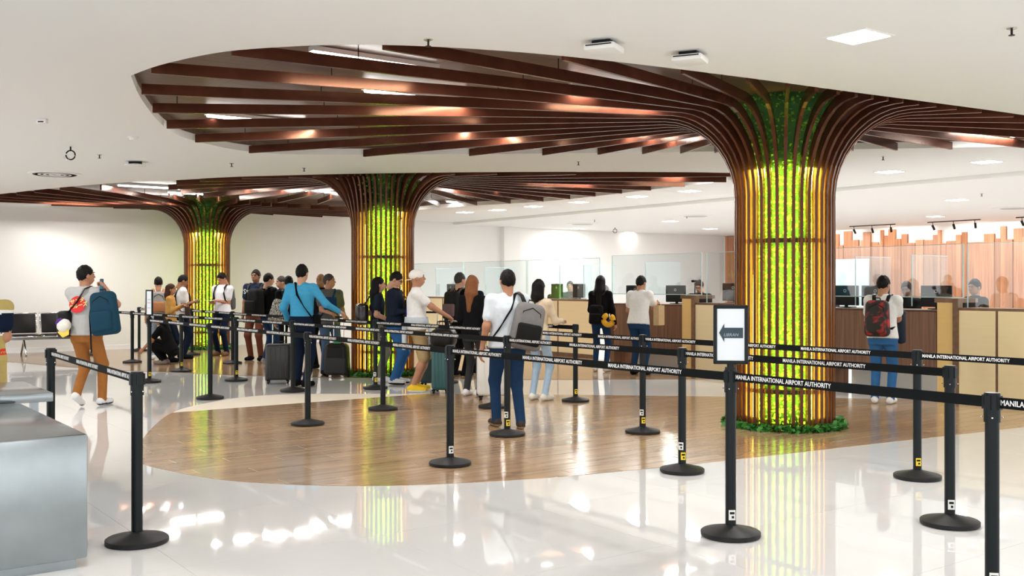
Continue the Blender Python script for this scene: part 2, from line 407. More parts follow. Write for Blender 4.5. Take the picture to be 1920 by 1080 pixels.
def tree_column(c, fan, label, phase):
    t = thing('tree_column', label, 'column', (c[0], c[1], 0), 0, 'tree-shaped columns')
    rods = MB()
    for i in range(40):
        a = math.radians(phase+9*i); L = max(.72, ray_len(c, a, fan)-.04); R = .50
        rho = max(.12, min(.78, L-R-.10)); path = [(R, .0), (R, 1.2), (R, 2.46)]
        for q in range(1, 10):
            u = math.pi/2*q/9; path.append((R+rho*(1-math.cos(u)), 2.46+.87*math.sin(u)))
        if L > R+rho+.05: path.append((L, 3.33))
        me = sweep(path, .034, .05, .098).mesh('bar', M_BEAM); o = link('bar', me, t, (0, 0, 0), a)
        for r in (1.9, 3.3, 4.9, 6.4):
            if r < L-.2: rods.box((r*math.cos(a), r*math.sin(a), 3.42), (.008, .008, .11))
    tag(link('moss', moss_me, t), 'green foliage wrapped round the trunk', kind='stuff'); link('moss_backing', core_me, t)
    tag(link('base_plants', plants_me, t), 'low green plants round the foot', kind='stuff')
    for z in (.40, 1.97): link('ring_brace', ring_me, t, (0, 0, z))
    for i in range(40):
        a = math.radians(phase+9*i); link('led_strip', strip_me, t, (.466*math.cos(a), .466*math.sin(a), 0), a)
    tag(rods.build('hanger_rods', M_DARK, t), kind='stuff')
    return t
tree_column(C1, HOLE1, 'tree column of brown bars right behind the framed arrow sign', 4)
tree_column(C2, FAN2, 'tree column of brown bars behind the man in navy jacket and glasses', 4)
tree_column(C3, FAN3, 'tree column of brown bars close to the back wall near the steel bench', 4)

# ------------------------------------------------------------------ lamps
def area_light(name, loc, sx, sy, watts, col, parent=None, rz=0, spread=180):
    l = bpy.data.lights.new(name, 'AREA'); l.shape = 'RECTANGLE'; l.size = sx; l.size_y = sy; l.energy = watts; l.color = col; l.spread = math.radians(spread)
    return link(name, l, parent, loc, rz)
lin_house = MB().box((0, 0, .02), (1.22, .085, .04)).mesh('housing', M_PLASTIC); lin_diff = MB().rbox((0, 0, -.012), (1.18, .06, .026), .01, 2).mesh('diffuser', M_LAMP)
for (x, y, z) in [(-1.64, 8.3, 0), (.56, 9.86, 0), (-3.44, 11.4, 0), (-.98, 12.05, 0), (-1.45, 9.93, 0), (5.5, 12.3, 0), (1.2, 12.4, 0),
                  (-7.55, 19.4, 1), (-7.1, 20.9, 1), (-9.5, 21.6, 1), (-8.3, 21.9, 1), (-5.7, 19.2, 1), (-4.8, 19.6, 1), (-4.2, 20.6, 1), (-3.4, 23.4, 1), (-1.5, 23.2, 0), (.52, 17.8, 1), (2.6, 17.2, 1), (-10.2, 22.0, 1), (-1.2, 19.4, 1)]:
    t = thing('linear_lamp', 'white linear lamp fixed under the brown boarded soffit between the beams', 'lamp', (x+VX*.6, y+VY*.6, ZS-.045), VANG, 'linear lamps in the canopies')
    link('housing', lin_house, t); link('diffuser', lin_diff, t)
    area_light('tube_light', (0, 0, -.03), 1.1, .06, LINEAR_W, (1, .96, .9), t)
pan_frame = MB().box((0, 0, -.004), (.36, .36, .008)).mesh('frame', M_PLASTIC); pan_diff = MB().box((0, 0, -.009), (.31, .31, .004)).mesh('diffuser', M_LAMP)
panels = [(2.51, 7.34), (-1.17, 25.1), (-.35, 24.3), (.49, 23.2), (1.46, 22.0), (2.54, 20.6), (3.40, 19.4), (4.9, 17.6), (6.0, 16.1), (6.93, 14.8), (8.2, 13.2),
          (2.0, 31.0), (3.8, 33.4), (4.3, 27.5), (6.1, 31.2), (9.05, 20.6), (10.7, 25.6), (7.2, 23.5), (12.5, 21.5),
          (-7.5, 14.0), (-6.4, 6.0), (-1.5, 3.6), (4.6, 4.6), (8.5, 8.0), (-10.5, 16.8), (-4.0, 1.0), (2.0, .5), (-6.5, 10.5), (6.0, .5)]
for (x, y) in panels:
    zz = ZC if ((x-STEP[0])*VX+(y-STEP[1])*VY) < 0 else ZF
    t = thing('ceiling_panel_lamp', 'square flat lamp set flush in the white ceiling', 'lamp', (x, y, zz), UANG, 'square ceiling lamps')
    link('frame', pan_frame, t); link('diffuser', pan_diff, t)
    area_light('panel_light', (0, 0, -.014), .3, .3, PANEL_W, (1, .97, .93), t)
trackme = MB().box((0, 0, -.012), (1.5, .035, .024)).mesh('track', M_DARK)
canme = MB().lathe([(.028, -.07), (.03, -.07), (.03, .07), (.028, .07)], 14).mesh('spot_head', M_DARK, False)
armme = MB().box((0, 0, 0), (.012, .012, .10)).mesh('arm', M_DARK)
for s0 in (4.75, 7.05, 9.55, 12.0):
    p = lin(SL0, s0, -1.7); t = thing('track_light', 'black ceiling track with three aimed spots before the timber slats', 'lamp', (p[0], p[1], ZF), UANG, 'track lights over the slats')
    link('track', trackme, t)
    for i, dx in enumerate((-.6, 0, .6)):
        link('arm', armme, t, (dx, 0, -.07))
        h = link('spot_head', canme, t, (dx, .03, -.16)); h.rotation_euler = (math.radians(28), math.radians((-10, 0, 12)[i]), 0)
    l = bpy.data.lights.new('spot', 'SPOT'); l.energy = 70; l.spot_size = math.radians(115); l.color = (1, .9, .78); l.shadow_soft_size = .1
    o = link('spot', l, t, (0, .1, -.25)); o.rotation_euler = (math.radians(50), 0, 0)

# ------------------------------------------------------------------ ceiling fittings
def fit(name, label, cat, xy, parts, group=None, rz=0):
    zz = ZC if ((xy[0]-STEP[0])*VX+(xy[1]-STEP[1])*VY) < 0 else ZF
    t = thing(name, label, cat, (xy[0], xy[1], zz), rz, group)
    for nm, mb, m in parts: mb.build(nm, m, t, auto=40)
    return t
for xy in ((.68, 7.5), (1.38, 7.86)):
    fit('detector_box', 'white square beam detector hung below the ceiling beside its twin', 'detector', xy,
        [('base', MB().box((0, 0, -.015), (.14, .14, .03)), M_DARK), ('cover', MB().rbox((0, 0, -.055), (.24, .24, .05), .015, 2), M_PLASTIC), ('vent', MB().box((0, -.122, -.045), (.2, .004, .008)), M_DARK)], 'twin detectors', UANG+.5)
for xy in (((803-960)/1900*7.43, 7.43), ((1897-960)/1900*7.1, 7.1), (-3.2, 15.6), (.97, 14.8), (5.2, 14.2), (-5.7, 14.0), (6.1, 19.6), (8.9, 19.2), (-4.15, 15.0), (2.2, 27.0), (4.4, 25.5)):
    fit('sprinkler', 'small brass sprinkler head under the white ceiling', 'sprinkler', xy,
        [('rose', MB().lathe([(.035, 0), (.035, -.006), (.02, -.012)], 14), M_CHROME), ('head', MB().tube([(0, 0, -.01), (0, 0, -.05)], .008, 6).lathe([(.022, -.05), (.022, -.054)], 10), M_DARK)], 'sprinkler heads')
fit('air_diffuser', 'round flush air diffuser with concentric rings in the white ceiling', 'vent', (-7.4, 16.4),
    [('plate', MB().lathe([(.40, 0), (.40, -.012), (.36, -.02)], 32), M_PLASTIC)]+[('ring', MB().lathe([(r, -.02), (r+.02, -.026), (r+.035, -.02)], 32), M_DARK if r == .3 else M_CEIL) for r in (.3, .22, .14, .06)])
fit('ceiling_speaker', 'round white dish speaker on a dark bracket under the ceiling', 'speaker', (-5.5, 14.8), [('bracket', MB().box((0, 0, -.02), (.18, .05, .04)), M_DARK), ('dish', MB().lathe([(.05, -.03), (.15, -.05), (.155, -.065), (.1, -.08)], 24), M_PLASTIC)])
fit('smoke_detector', 'white round smoke detector beside the pointed tip of the ceiling cut-out', 'detector', (-4.6, 12.3), [('base', MB().lathe([(.06, 0), (.06, -.02)], 18), M_PLASTIC), ('head', MB().lathe([(.045, -.02), (.04, -.045)], 18), M_PLASTIC)])
fit('alarm_box', 'small white alarm box with dark slots on the ceiling', 'detector', (-5.1, 11.0), [('case', MB().rbox((0, 0, -.025), (.11, .07, .05), .008, 2), M_PLASTIC), ('slot', MB().box((0, -.036, -.035), (.06, .003, .012)), M_DARK)])
for xy, lb in (((-5.75, 13.2), 'hanging ring-shaped sensor below the ceiling near the alarm box'), ((3.1, 30.5), 'hanging twin ring sensor above the glass counters')):
    fit('ring_sensor', lb, 'sensor', xy, [('stem', MB().box((0, 0, -.03), (.015, .015, .06)), M_DARK), ('ring', MB().tube([(.06*math.cos(i*math.pi/8), 0, -.11+.06*math.sin(i*math.pi/8)) for i in range(17)], .009, 6), M_DARK), ('ring', MB().tube([(-.05+.04*math.cos(i*math.pi/8), 0, -.14+.04*math.sin(i*math.pi/8)) for i in range(17)], .008, 6), M_PLASTIC)])
for xy in ((4.6, 25.4), (2.0, 28.8), (11.3, 22.8)):
    fit('round_vent', 'flat round vent in the ceiling above the counters', 'vent', xy, [('plate', MB().lathe([(.45, 0), (.45, -.008), (.4, -.014)], 32), M_CEIL), ('core', MB().lathe([(.3, -.014), (.28, -.02)], 28), mat('vent_grey', (.5, .5, .5), .6))], 'vents over the counters')

# ------------------------------------------------------------------ queue barriers
base_me = MB().lathe([(.172, 0), (.178, .006), (.178, .026), (.170, .032), (.045, .062), (.04, .066)], 36).mesh('base', M_RUBBER, True); base_me.set_sharp_from_angle(angle=.6)
post_me = MB().lathe([(.032, .06), (.032, .865)], 20).mesh('post', M_BLACK, True); post_me.set_sharp_from_angle(angle=.6)
head_me = MB().lathe([(.0375, .862), (.0375, .992), (.034, 1.0)], 20)
for a in (0, 1, 2, 3):
    Mx = Matrix.Rotation(UANG+a*math.pi/2, 4, 'Z'); head_me.box((.037, 0, .955), (.012, .03, .066), 0, Mx); head_me.box((.039, .022, .885), (.004, .006, .006), 1, Mx)
head_me = head_me.mesh('head', [M_BLACK, M_CHROME])
stick_y = MB().box((0, 0, 0), (.038, .004, .06)).mesh('sticker', M_STICK_Y); stick_w = MB().box((0, 0, 0), (.04, .004, .06)).mesh('sticker', M_STICK_W)
stick_i = MB().box((0, -.001, .012), (.028, .004, .014)).box((.004, -.001, -.012), (.014, .004, .014)).mesh('sticker_print', M_DARK)
BELT_TXT = text_mesh('MANILA INTERNATIONAL AIRPORT AUTHORITY', .036, .0004, bold=.0006)
bw = max(v.co.x for v in BELT_TXT.vertices)-min(v.co.x for v in BELT_TXT.vertices)
for v in BELT_TXT.vertices: v.co.x *= .68/bw
def post(xy, stickers='y', sign=None, label=None):
    t = thing('queue_stanchion', label or 'black queue barrier post with round base and printed retractable belt', 'stanchion', (xy[0], xy[1], 0.003), 0, None if label else 'queue barrier posts')
    link('base', base_me, t); link('post', post_me, t); link('head', head_me, t)
    a = math.atan2(-xy[1], -xy[0])
    for i, ch in enumerate(stickers):
        an = a+(-.3 if i else .25); st = link('sticker', stick_y if ch == 'y' else stick_w, t, (.034*math.cos(an), .034*math.sin(an), .13+.08*i), an+math.pi/2); link('sticker_print', stick_i, st)
    return t
def belt(t, p, q, lettered=True, first=.38):
    d = Vector((q[0]-p[0], q[1]-p[1])); L = d.length; a = math.atan2(d.y, d.x)
    b = link('belt', MB().box((L/2, 0, .955), (L-.07, .003, .052)).mesh('belt', M_BELT), t, (0, 0, 0), a)
    if lettered:
        x = first
        while x < L-.30:
            o = link('lettering', BELT_TXT, b, (x, -.003, .955)); o.rotation_euler = (math.pi/2, 0, 0); x += .95
def P(x, y): return G(x, y)
Sx = (2.26, 4.77)
rows = [[('Q', P(280, 717)), ('L', P(394, 748)), ('I', P(577, 797)), ('F', P(844, 872)), ('B', P(1370, 1005)), ('S', Sx), ('S2', (3.9, 2.55))],
        [('R2', (-8.95, 21.75)), ('R', P(248, 680)), ('P', P(340, 697)), ('O', P(443, 714)), ('M', P(549, 734)), ('J', P(718, 769)), ('G', P(951, 817)), ('E', P(1279, 885)), ('C', P(1781, 984))],
        [('U2', (-8.5, 23.1)), ('U', P(360, 666)), ('V', P(436, 682)), ('W', (-3.67, 17.05)), ('T', P(704, 729)), ('N', P(924, 765)), ('H', P(1205, 812)), ('D', P(1720, 897)), ('D2', (4.95, 5.6))],
        [('K2', (-1.0, 15.6)), ('K', P(1079, 753))],
        [('A2', (-3.70, 8.13)), ('A', P(257, 1018))]]
STK = {'F': 'w', 'E': 'yw', 'B': 'w', 'C': 'w', 'D': 'y', 'G': 'yw', 'H': 'yw', 'N': 'yy', 'T': 'yw', 'K': 'y', 'O': 'y', 'Q': 'y', 'P': 'y', 'A': '', 'A2': '', 'S': 'w', 'I': '', 'L': '', 'J': '', 'M': '', 'R': ''}
POSTS = {}
for row in rows:
    prev = None
    for nm, xy in row:
        lb = {'L': 'black queue post at the tip of the wood floor beside the grey tiles', 'I': 'black queue post on wood floor right before the tall bright blue shirt', 'F': 'black queue post with white sticker on wood floor before the teal suitcase', 'S': 'black queue post next in line after the arrow-sign post', 'R': 'black queue post beside the wall end of the lanes near the notice', 'P': 'black queue post with yellow sticker before the phone reader', 'O': 'black queue post with yellow sticker before the white polo reading a paper', 'M': 'black queue post between the black suitcase and the blue shirt', 'J': 'black queue post on wood floor before the person in glasses', 'G': 'black queue post with yellow and white stickers before the pale blue shirt', 'E': 'black queue post with two stickers beside the wood island edge, next to the arrow sign', 'C': 'black queue post with white sticker ending its lane beyond the arrow sign', 'V': 'black queue post just before the reading person in white polo', 'U': 'black queue post at the foot of the far tree column', 'T': 'black queue post with stickers before the olive trousers', 'N': 'black queue post with two yellow stickers beside the white suitcase', 'H': 'black queue post with side stickers before the white polo and jeans', 'D': 'black queue post with yellow sticker before the red-black backpack wearer', 'K': 'black queue post closing its lane beside the light jeans', 'A2': 'black queue post behind the steel slab table', 'A': 'stickerless black queue post alone on white tiles near the steel cabinet', 'B': 'black queue post holding the framed arrow sign', 'Q': 'black queue post holding a small framed notice'}.get(nm)
        t = post(xy, STK.get(nm, ''), label=lb); POSTS[nm] = (t, xy)
        if prev: belt(prev[0], prev[1], xy)
        prev = (t, xy)
def framed_sign(nm, w, h, z0, rz, label, arrow):
    xy = POSTS[nm][1]; t = thing('sign_frame', label, 'sign', (xy[0], xy[1], 0.003), rz)
    MB().tube([(0, 0, .995), (0, 0, z0+.005)], .022, 12).lathe([(.034, 1.0), (.034, 1.012)], 16).build('stem', M_BLACK, t)
    fr = MB(); b = .022
    fr.rbox((0, 0, z0+b/2), (w, .025, b), .006, 2).rbox((0, 0, z0+h-b/2), (w, .025, b), .006, 2).rbox((-w/2+b/2, 0, z0+h/2), (b, .025, h), .006, 2).rbox((w/2-b/2, 0, z0+h/2), (b, .025, h), .006, 2)
    fr.build('frame', M_BLACK, t); sh = MB().box((0, 0, z0+h/2), (w-.03, .012, h-.03)).build('sheet', M_SIGN, t)
    if arrow:
        ar = [(-.069, 0), (-.038, .055), (-.038, .031), (.072, .031), (.072, -.031), (-.038, -.031), (-.038, -.055)]
        Mx = Matrix.Translation((0, -.0075, z0+h*.53)) @ Matrix.Rotation(math.pi/2, 4, 'X')
        MB().prism(ar, -.0005, .0015, 0, Mx).build('arrow', M_NAVYINK, sh)
        o = link('lettering', text_mesh('LIBRAN', .026, .0003, m=mat('pale_print', (.36, .41, .45), .6), shear=.25), sh, (0, -.0098, z0+h*.53-.012)); o.rotation_euler = (math.pi/2, 0, 0)
    else:
        MB().box((0, -.008, z0+h*.62), (w*.4, .002, .02)).box((0, -.008, z0+h*.5), (w*.5, .002, .02)).box((0, -.008, z0+h*.3), (w*.4, .002, .014)).build('print', mat('grey_print', (.55, .55, .56), .6), sh)
framed_sign('B', .205, .355, 1.03, -.12, 'black framed sheet with a left-pointing dark arrow on a queue post', True)
framed_sign('Q', .155, .40, 1.03, -.55, 'narrow black framed notice on a queue post near the mustard jacket', False)

# ------------------------------------------------------------------ steel inspection tables, left front
BX = (-2.26, 5.40)
t = thing('steel_cabinet_table', 'low closed stainless steel inspection table on a plinth', 'table', (BX[0], BX[1], 0), UANG)
MB().rbox((-.87, -1.1, .385), (1.74, 2.2, .66), .012, 2).build('body', M_STEEL, t, auto=40); MB().box((-.87, -1.1, .028), (1.66, 2.1, .056)).build('plinth', M_STEEL, t)
t = thing('steel_bench_table', 'stainless steel table with thick slab top on square legs', 'table', (-3.15, 6.96, 0), UANG)
MB().rbox((-.5, -1.1, .74), (1.0, 2.2, .062), .006, 2).build('top', M_STEEL, t, auto=40)
for a in (-.12, -.9):
    for b in (-.10, -2.0): MB().box((a, b, .355), (.05, .05, .71)).build('leg', M_STEEL, t)

# ------------------------------------------------------------------ waiting bench by the wall
bo = G(48, 668); bo = (bo[0], bo[1])
t = thing('waiting_bench', 'steel beam bench with black padded seats against the white wall', 'bench', (-10.15, 21.75, 0), VANG)
MB().box((.35, .0, .36), (1.9, .07, .05)).build('beam', M_STEEL, t)
for i in range(3):
    x = -.28+.61*i
    MB().rbox((x, -.05, .43), (.54, .46, .05), .02, 2, shape=None).build('seat', M_LEATHER, t, auto=50)
    Mx = Matrix.Translation((x, .20, .68)) @ Matrix.Rotation(math.radians(-12), 4, 'X')
    MB().rbox((0, 0, 0), (.50, .05, .42), .02, 2, M=Mx).build('backrest', M_LEATHER, t, auto=50)
    for sx in (-.27, .27):
        MB().tube([(x+sx, -.28, .41), (x+sx, .14, .40), (x+sx, .18, .48), (x+sx, .26, .90)], .014, 8).build('side_frame', M_CHROME, t, smooth=True)
    MB().tube([(x-.27, .255, .895), (x+.27, .255, .895)], .014, 8).build('top_rail', M_CHROME, t, smooth=True)
    MB().tube([(x-.27, -.28, .41), (x+.27, -.28, .41)], .014, 8).build('front_rail', M_CHROME, t, smooth=True)
for x in (-.3, 1.0):
    MB().tube([(x, -.25, .015), (x, .0, .34), (x, .28, .015)], .02, 8).build('leg', M_CHROME, t, smooth=True)

# ------------------------------------------------------------------ counters
L0, L1 = (1.127, 21.4), (2.928, 17.5)
def cpanel(t, o, s0, s1, z0, z1, m, d=.05, off=0.0, name='panel'):
    return link(name, MB().box(((s0+s1)/2, d/2+off, (z0+z1)/2), (s1-s0-.004, d, z1-z0)).mesh(name, m), t)
def counter_at(o): return (o[0], o[1], 0)
t = thing('low_counter', 'long cream panelled counter with brown trims behind the queue', 'counter', counter_at(L0), UANG)
ed = [-7.9, -6.35, -4.82, -3.3, -1.77, -.25, .95]
for a, b in zip(ed, ed[1:]):
    cpanel(t, L0, a+.02, b-.02, .08, 1.17, M_CREAM); cpanel(t, L0, b-.02, b+.02, .0, 1.17, M_TRIM, .06, name='batten')
cpanel(t, L0, ed[0], ed[-1], 0, .08, M_TRIM, .05, name='kickboard'); cpanel(t, L0, ed[0], ed[-1], 1.17, 1.205, M_TRIM, .45, name='top_ledge')
def booth(s0, label):
    t = thing('booth_desk', label, 'desk', counter_at(L1), UANG)
    cpanel(t, L1, s0, s0+1.85, .28, 1.16, M_DESK, .04, name='front'); cpanel(t, L1, s0, s0+.12, 0, 1.16, M_DESK, .5, name='side')
    cpanel(t, L1, s0, s0+1.85, 1.14, 1.165, M_TRIM, .7, name='worktop'); cpanel(t, L1, s0+.1, s0+1.75, 0, .5, M_PLASTIC, .02, off=.6, name='inner_screen')
    return t
def side_panels(s0, widths, label):
    t = thing('counter_panel_run', label, 'counter', counter_at(L1), UANG)
    cpanel(t, L1, s0, s0+.23, 0, 1.27, M_YELLOW, .06, name='end_panel'); cpanel(t, L1, s0+.23, s0+.31, 0, 1.33, M_TRIM, .12, off=-.02, name='post'); cpanel(t, L1, s0-.04, s0+.3, 1.27, 1.33, M_TRIM, .5, name='cap')
    x = s0+.31
    for w in widths:
        cpanel(t, L1, x, x+w-.03, .06, 1.17, M_CREAM, .05, name='panel'); cpanel(t, L1, x+w-.03, x+w, 0, 1.17, M_TRIM, .055, name='batten'); x += w
    cpanel(t, L1, s0+.31, x, 0, .06, M_TRIM, .05, name='kickboard'); cpanel(t, L1, s0+.31, x, 1.17, 1.205, M_TRIM, .45, name='top_ledge')
booth(-1.85, 'dark walnut booth desk where the man in white polo leans'); booth(2.88, 'dark walnut booth desk where the man with red-black backpack stands')
side_panels(.01, (1.1, 1.46), 'cream counter panels with honey end panel behind the arrow sign')
side_panels(4.74, (.53, 1.2, 1.2), 'cream counter panels with honey end panel beyond the red-black backpack')
for nm, o, rng in (('a', L0, [(-6.7, -4.2), (-4.14, -1.62), (-1.58, .88)]), ('b', L1, [(-2.0, .28), (.4, 2.8), (2.88, 5.0), (5.06, 7.6)])):
    for (a, b) in rng:
        tall = nm == 'b' and (a < 0 or 2.8 < a < 3)
        t = thing('glass_screen', {-6.7: 'glass screen on the long counter behind the white backward cap', -4.14: 'glass screen on the long counter behind the auburn hair', -1.58: 'glass screen on the long counter beside the desk fan', -2.0: 'raised glass screen over the walnut booth of the white polo', .4: 'glass screen on the cream panels before the masked officer', 2.88: 'raised glass screen over the booth of the red-black backpack', 5.06: 'glass screen on the cream panels in front of the tallest timber slats'}[a], 'screen', (o[0], o[1], 0), UANG, 'counter glass screens')
        z0 = 1.34 if tall else 1.205
        MB().box(((a+b)/2, .2, (z0+2.06)/2), (b-a, .01, 2.06-z0)).build('pane', M_GLASS, t)
        e = MB()
        for x in (a, b): e.box((x, .2, (z0+2.06)/2), (.012, .012, 2.06-z0))
        e.box(((a+b)/2, .2, 2.06), (b-a, .011, .008)); 
        if tall: e.box(((a+b)/2, .2, z0), (b-a, .011, .012))
        e.build('edge', M_GEDGE, t)
    for sx in ([-5.6, -3.4, -.55, .25] if nm == 'a' else [-1.2, 1.2, 3.26, 4.18, 6.2]):
        t = thing('glass_divider', 'clear glass divider between two counter places', 'screen', (o[0], o[1], 0), UANG, 'counter glass dividers')
        MB().box((sx, .75, 1.57), (.01, .9, .72)).build('pane', M_GLASS, t); MB().box((sx, .3, 1.57), (.012, .012, .72)).box((sx, .75, 1.93), (.011, .9, .008)).build('edge', M_GEDGE, t)
def monitor(s, off, z, label, o=L1, rz=0.0, w=.44):
    p = lin(o, s, off); t = thing('monitor', label, 'monitor', (p[0], p[1], z), UANG+rz, 'counter monitors')
    MB().rbox((0, 0, .02), (w, .03, .30), .008, 2).build('screen', M_DARK, t); MB().box((0, .03, -.13), (.05, .02, .1)).box((0, .05, -.155), (.22, .16, .012)).build('stand', M_DARK, t)
    ring = MB().tube([(.02*math.cos(i*math.pi/8), -.017, .09+.02*math.sin(i*math.pi/8)) for i in range(17)], .003, 5).build('ring_logo', M_LETTER, t)
for s, o, zz in ((3.0, L1, 1.33), (3.52, L1, 1.33), (4.48, L1, 1.33), (-1.6, L1, 1.33), (-.55, L1, 1.33), (.8, L1, 1.37), (1.6, L1, 1.37)):
    monitor(s, .42, zz, 'black flat monitor with a ring mark on its back, standing on a counter', o, .1)
for s in (-5.2, -.9, -.15): monitor(s, .5, 1.36, 'black flat monitor with a ring mark on its back, standing on a counter', L0, -.1)
# light board and desk fan
p = lin(SL0, 5.25, -.6); t = thing('display_board', 'pale blue freestanding board before the timber slats', 'board', (p[0], p[1], 0), UANG)
MB().box((0, 0, 1.3), (1.9, .05, 2.0)).build('sheet', mat('pale_blue', (.66, .82, .88), .4), t); MB().box((-.93, 0, .3), (.05, .3, .6)).box((.93, 0, .3), (.05, .3, .6)).build('foot', M_PLASTIC, t)
p = lin(L0, .62, .6); t = thing('desk_fan', 'grey round desk fan behind the counter glass', 'fan', (p[0], p[1], 1.2), UANG)
Mx = Matrix.Translation((0, 0, .19)) @ Matrix.Rotation(math.pi/2, 4, 'X'); MB().lathe([(.12, -.03), (.15, 0), (.12, .03)], 24, 0, Mx).build('cage', mat('grey_wire', (.5, .52, .54), .5), t); MB().lathe([(.08, 0), (.02, .02), (.015, .06)], 16).build('stand', M_PLASTIC, t)
p = lin(L1, -.16, .5); t = thing('web_camera', 'small black camera on a stalk beside the officer', 'camera', (p[0], p[1], 1.165), UANG)
MB().tube([(0, 0, 0), (0, 0, .38)], .01, 8).lathe([(.05, 0), (.05, .01)], 14).build('stalk', M_DARK, t); MB().rbox((0, -.02, .41), (.1, .05, .045), .01, 2).build('body', M_DARK, t)

#PEOPLE
# ------------------------------------------------------------------ people: distance fields turned into surfaces
def nets(f, lo, hi, h):
    """surface of the field f (negative inside) on a grid: vertices, quads"""
    n = [max(3, int(math.ceil((hi[i]-lo[i])/h))+1) for i in range(3)]
    ax = [lo[i]+h*np.arange(n[i]) for i in range(3)]
    X, Y, Z = np.meshgrid(*ax, indexing='ij')
    D = f(X, Y, Z); ins = D < 0
    c = np.zeros((n[0]-1, n[1]-1, n[2]-1, 3)); cnt = np.zeros((n[0]-1, n[1]-1, n[2]-1))
    sl = lambda o, i: slice(o, n[i]-1+o)
    for axis in range(3):
        o1, o2 = [k for k in range(3) if k != axis]
        for a in (0, 1):
            for b in (0, 1):
                off = [0, 0, 0]; off[o1] = a; off[o2] = b; of2 = list(off); of2[axis] = 1
                d0 = D[sl(off[0], 0), sl(off[1], 1), sl(off[2], 2)]; d1 = D[sl(of2[0], 0), sl(of2[1], 1), sl(of2[2], 2)]
                m = (d0 < 0) != (d1 < 0); t = np.where(m, d0/np.where(m, d0-d1, 1), 0)
                for k in range(3): c[..., k] += np.where(m, (t if k == axis else off[k]), 0)
                cnt += m
    act = cnt > 0; idx = -np.ones(act.shape, int); idx[act] = np.arange(act.sum())
    I, J, K = np.nonzero(act); v = c[act]/cnt[act][:, None]
    v = np.stack([lo[0]+h*(I+v[:, 0]), lo[1]+h*(J+v[:, 1]), lo[2]+h*(K+v[:, 2])], 1)
    F = []
    for axis in range(3):
        o1, o2 = (axis+1) % 3, (axis+2) % 3
        s0 = [slice(1, -1)]*3; s0[axis] = slice(0, -1); s1 = list(s0); s1[axis] = slice(1, None)
        i0, i1 = ins[tuple(s0)], ins[tuple(s1)]; P_ = np.argwhere(i0 != i1)
        if not len(P_): continue
        fl_ = i0[tuple(P_.T)]; P_ = P_+1; P_[:, axis] -= 1
        q = []
        for a, b in ((0, 0), (1, 0), (1, 1), (0, 1)):
            R = P_.copy(); R[:, o1] -= 1-a; R[:, o2] -= 1-b; q.append(idx[R[:, 0], R[:, 1], R[:, 2]])
        q = np.stack(q, 1); q[~fl_] = q[~fl_][:, ::-1]; F.append(q)
    return v, np.concatenate(F)
def smin(a, b, k):
    h = np.clip(.5+.5*(b-a)/k, 0, 1); return b*(1-h)+a*h-k*h*(1-h)
def cone(a, b, r1, r2):
    a = np.array(a, float); b = np.array(b, float); d = b-a; L2 = max(1e-9, d@d)
    def f(X, Y, Z):
        x, y, z = X-a[0], Y-a[1], Z-a[2]; t = np.clip((x*d[0]+y*d[1]+z*d[2])/L2, 0, 1)
        return np.sqrt((x-t*d[0])**2+(y-t*d[1])**2+(z-t*d[2])**2)-(r1+(r2-r1)*t)
    return f
def elli(c, r, R=None):
    def f(X, Y, Z):
        x, y, z = X-c[0], Y-c[1], Z-c[2]
        if R is not None: x, y, z = R[0][0]*x+R[1][0]*y+R[2][0]*z, R[0][1]*x+R[1][1]*y+R[2][1]*z, R[0][2]*x+R[1][2]*y+R[2][2]*z
        k = np.sqrt((x/r[0])**2+(y/r[1])**2+(z/r[2])**2); return (k-1)*min(r)
    return f
def profile(rows, base, axis, right):
    """stack of ellipses (t, half width, half depth) along a leaning axis from base"""
    ts = np.array([r[0] for r in rows]); wx = np.array([r[1] for r in rows]); wy = np.array([r[2] for r in rows])
    ax = np.array(axis)/np.linalg.norm(axis); rt = np.array(right)/np.linalg.norm(right); fw = np.cross(ax, rt)
    def f(X, Y, Z):
        x, y, z = X-base[0], Y-base[1], Z-base[2]
        t = ax[0]*x+ax[1]*y+ax[2]*z; u = rt[0]*x+rt[1]*y+rt[2]*z; w = fw[0]*x+fw[1]*y+fw[2]*z
        a = np.interp(t, ts, wx); b = np.interp(t, ts, wy)
        d = (np.sqrt((u/a)**2+(w/b)**2)-1)*np.minimum(a, b); e = np.maximum(ts[0]-t, t-ts[-1])
        return np.where((d > 0) & (e > 0), np.sqrt(d*d+e*e), np.maximum(d, e))
    return f
def union(fs, k):
    def f(X, Y, Z):
        d = fs[0](X, Y, Z)
        for g_ in fs[1:]: d = smin(d, g_(X, Y, Z), k)
        return d
    return f
def ik(a, c, l1, l2, pole):
    a = Vector(a); c = Vector(c); d = c-a; L = d.length
    if L > (l1+l2)*.995: c = a+d*((l1+l2)*.995/L); d = c-a; L = d.length
    t = (l1*l1-l2*l2+L*L)/(2*L); h = math.sqrt(max(0, l1*l1-t*t)); u = d/L
    p = Vector(pole); p = (p-u*p.dot(u)); p.normalize()
    return a+u*t+p*h, c
SKIN = {'tan': (.43, .20, .11), 'light': (.56, .30, .19), 'brown': (.28, .125, .065)}
HAIRC = {'black': (.006, .005, .005), 'brown': (.05, .018, .009), 'auburn': (.20, .075, .03), 'grey': (.045, .04, .038)}
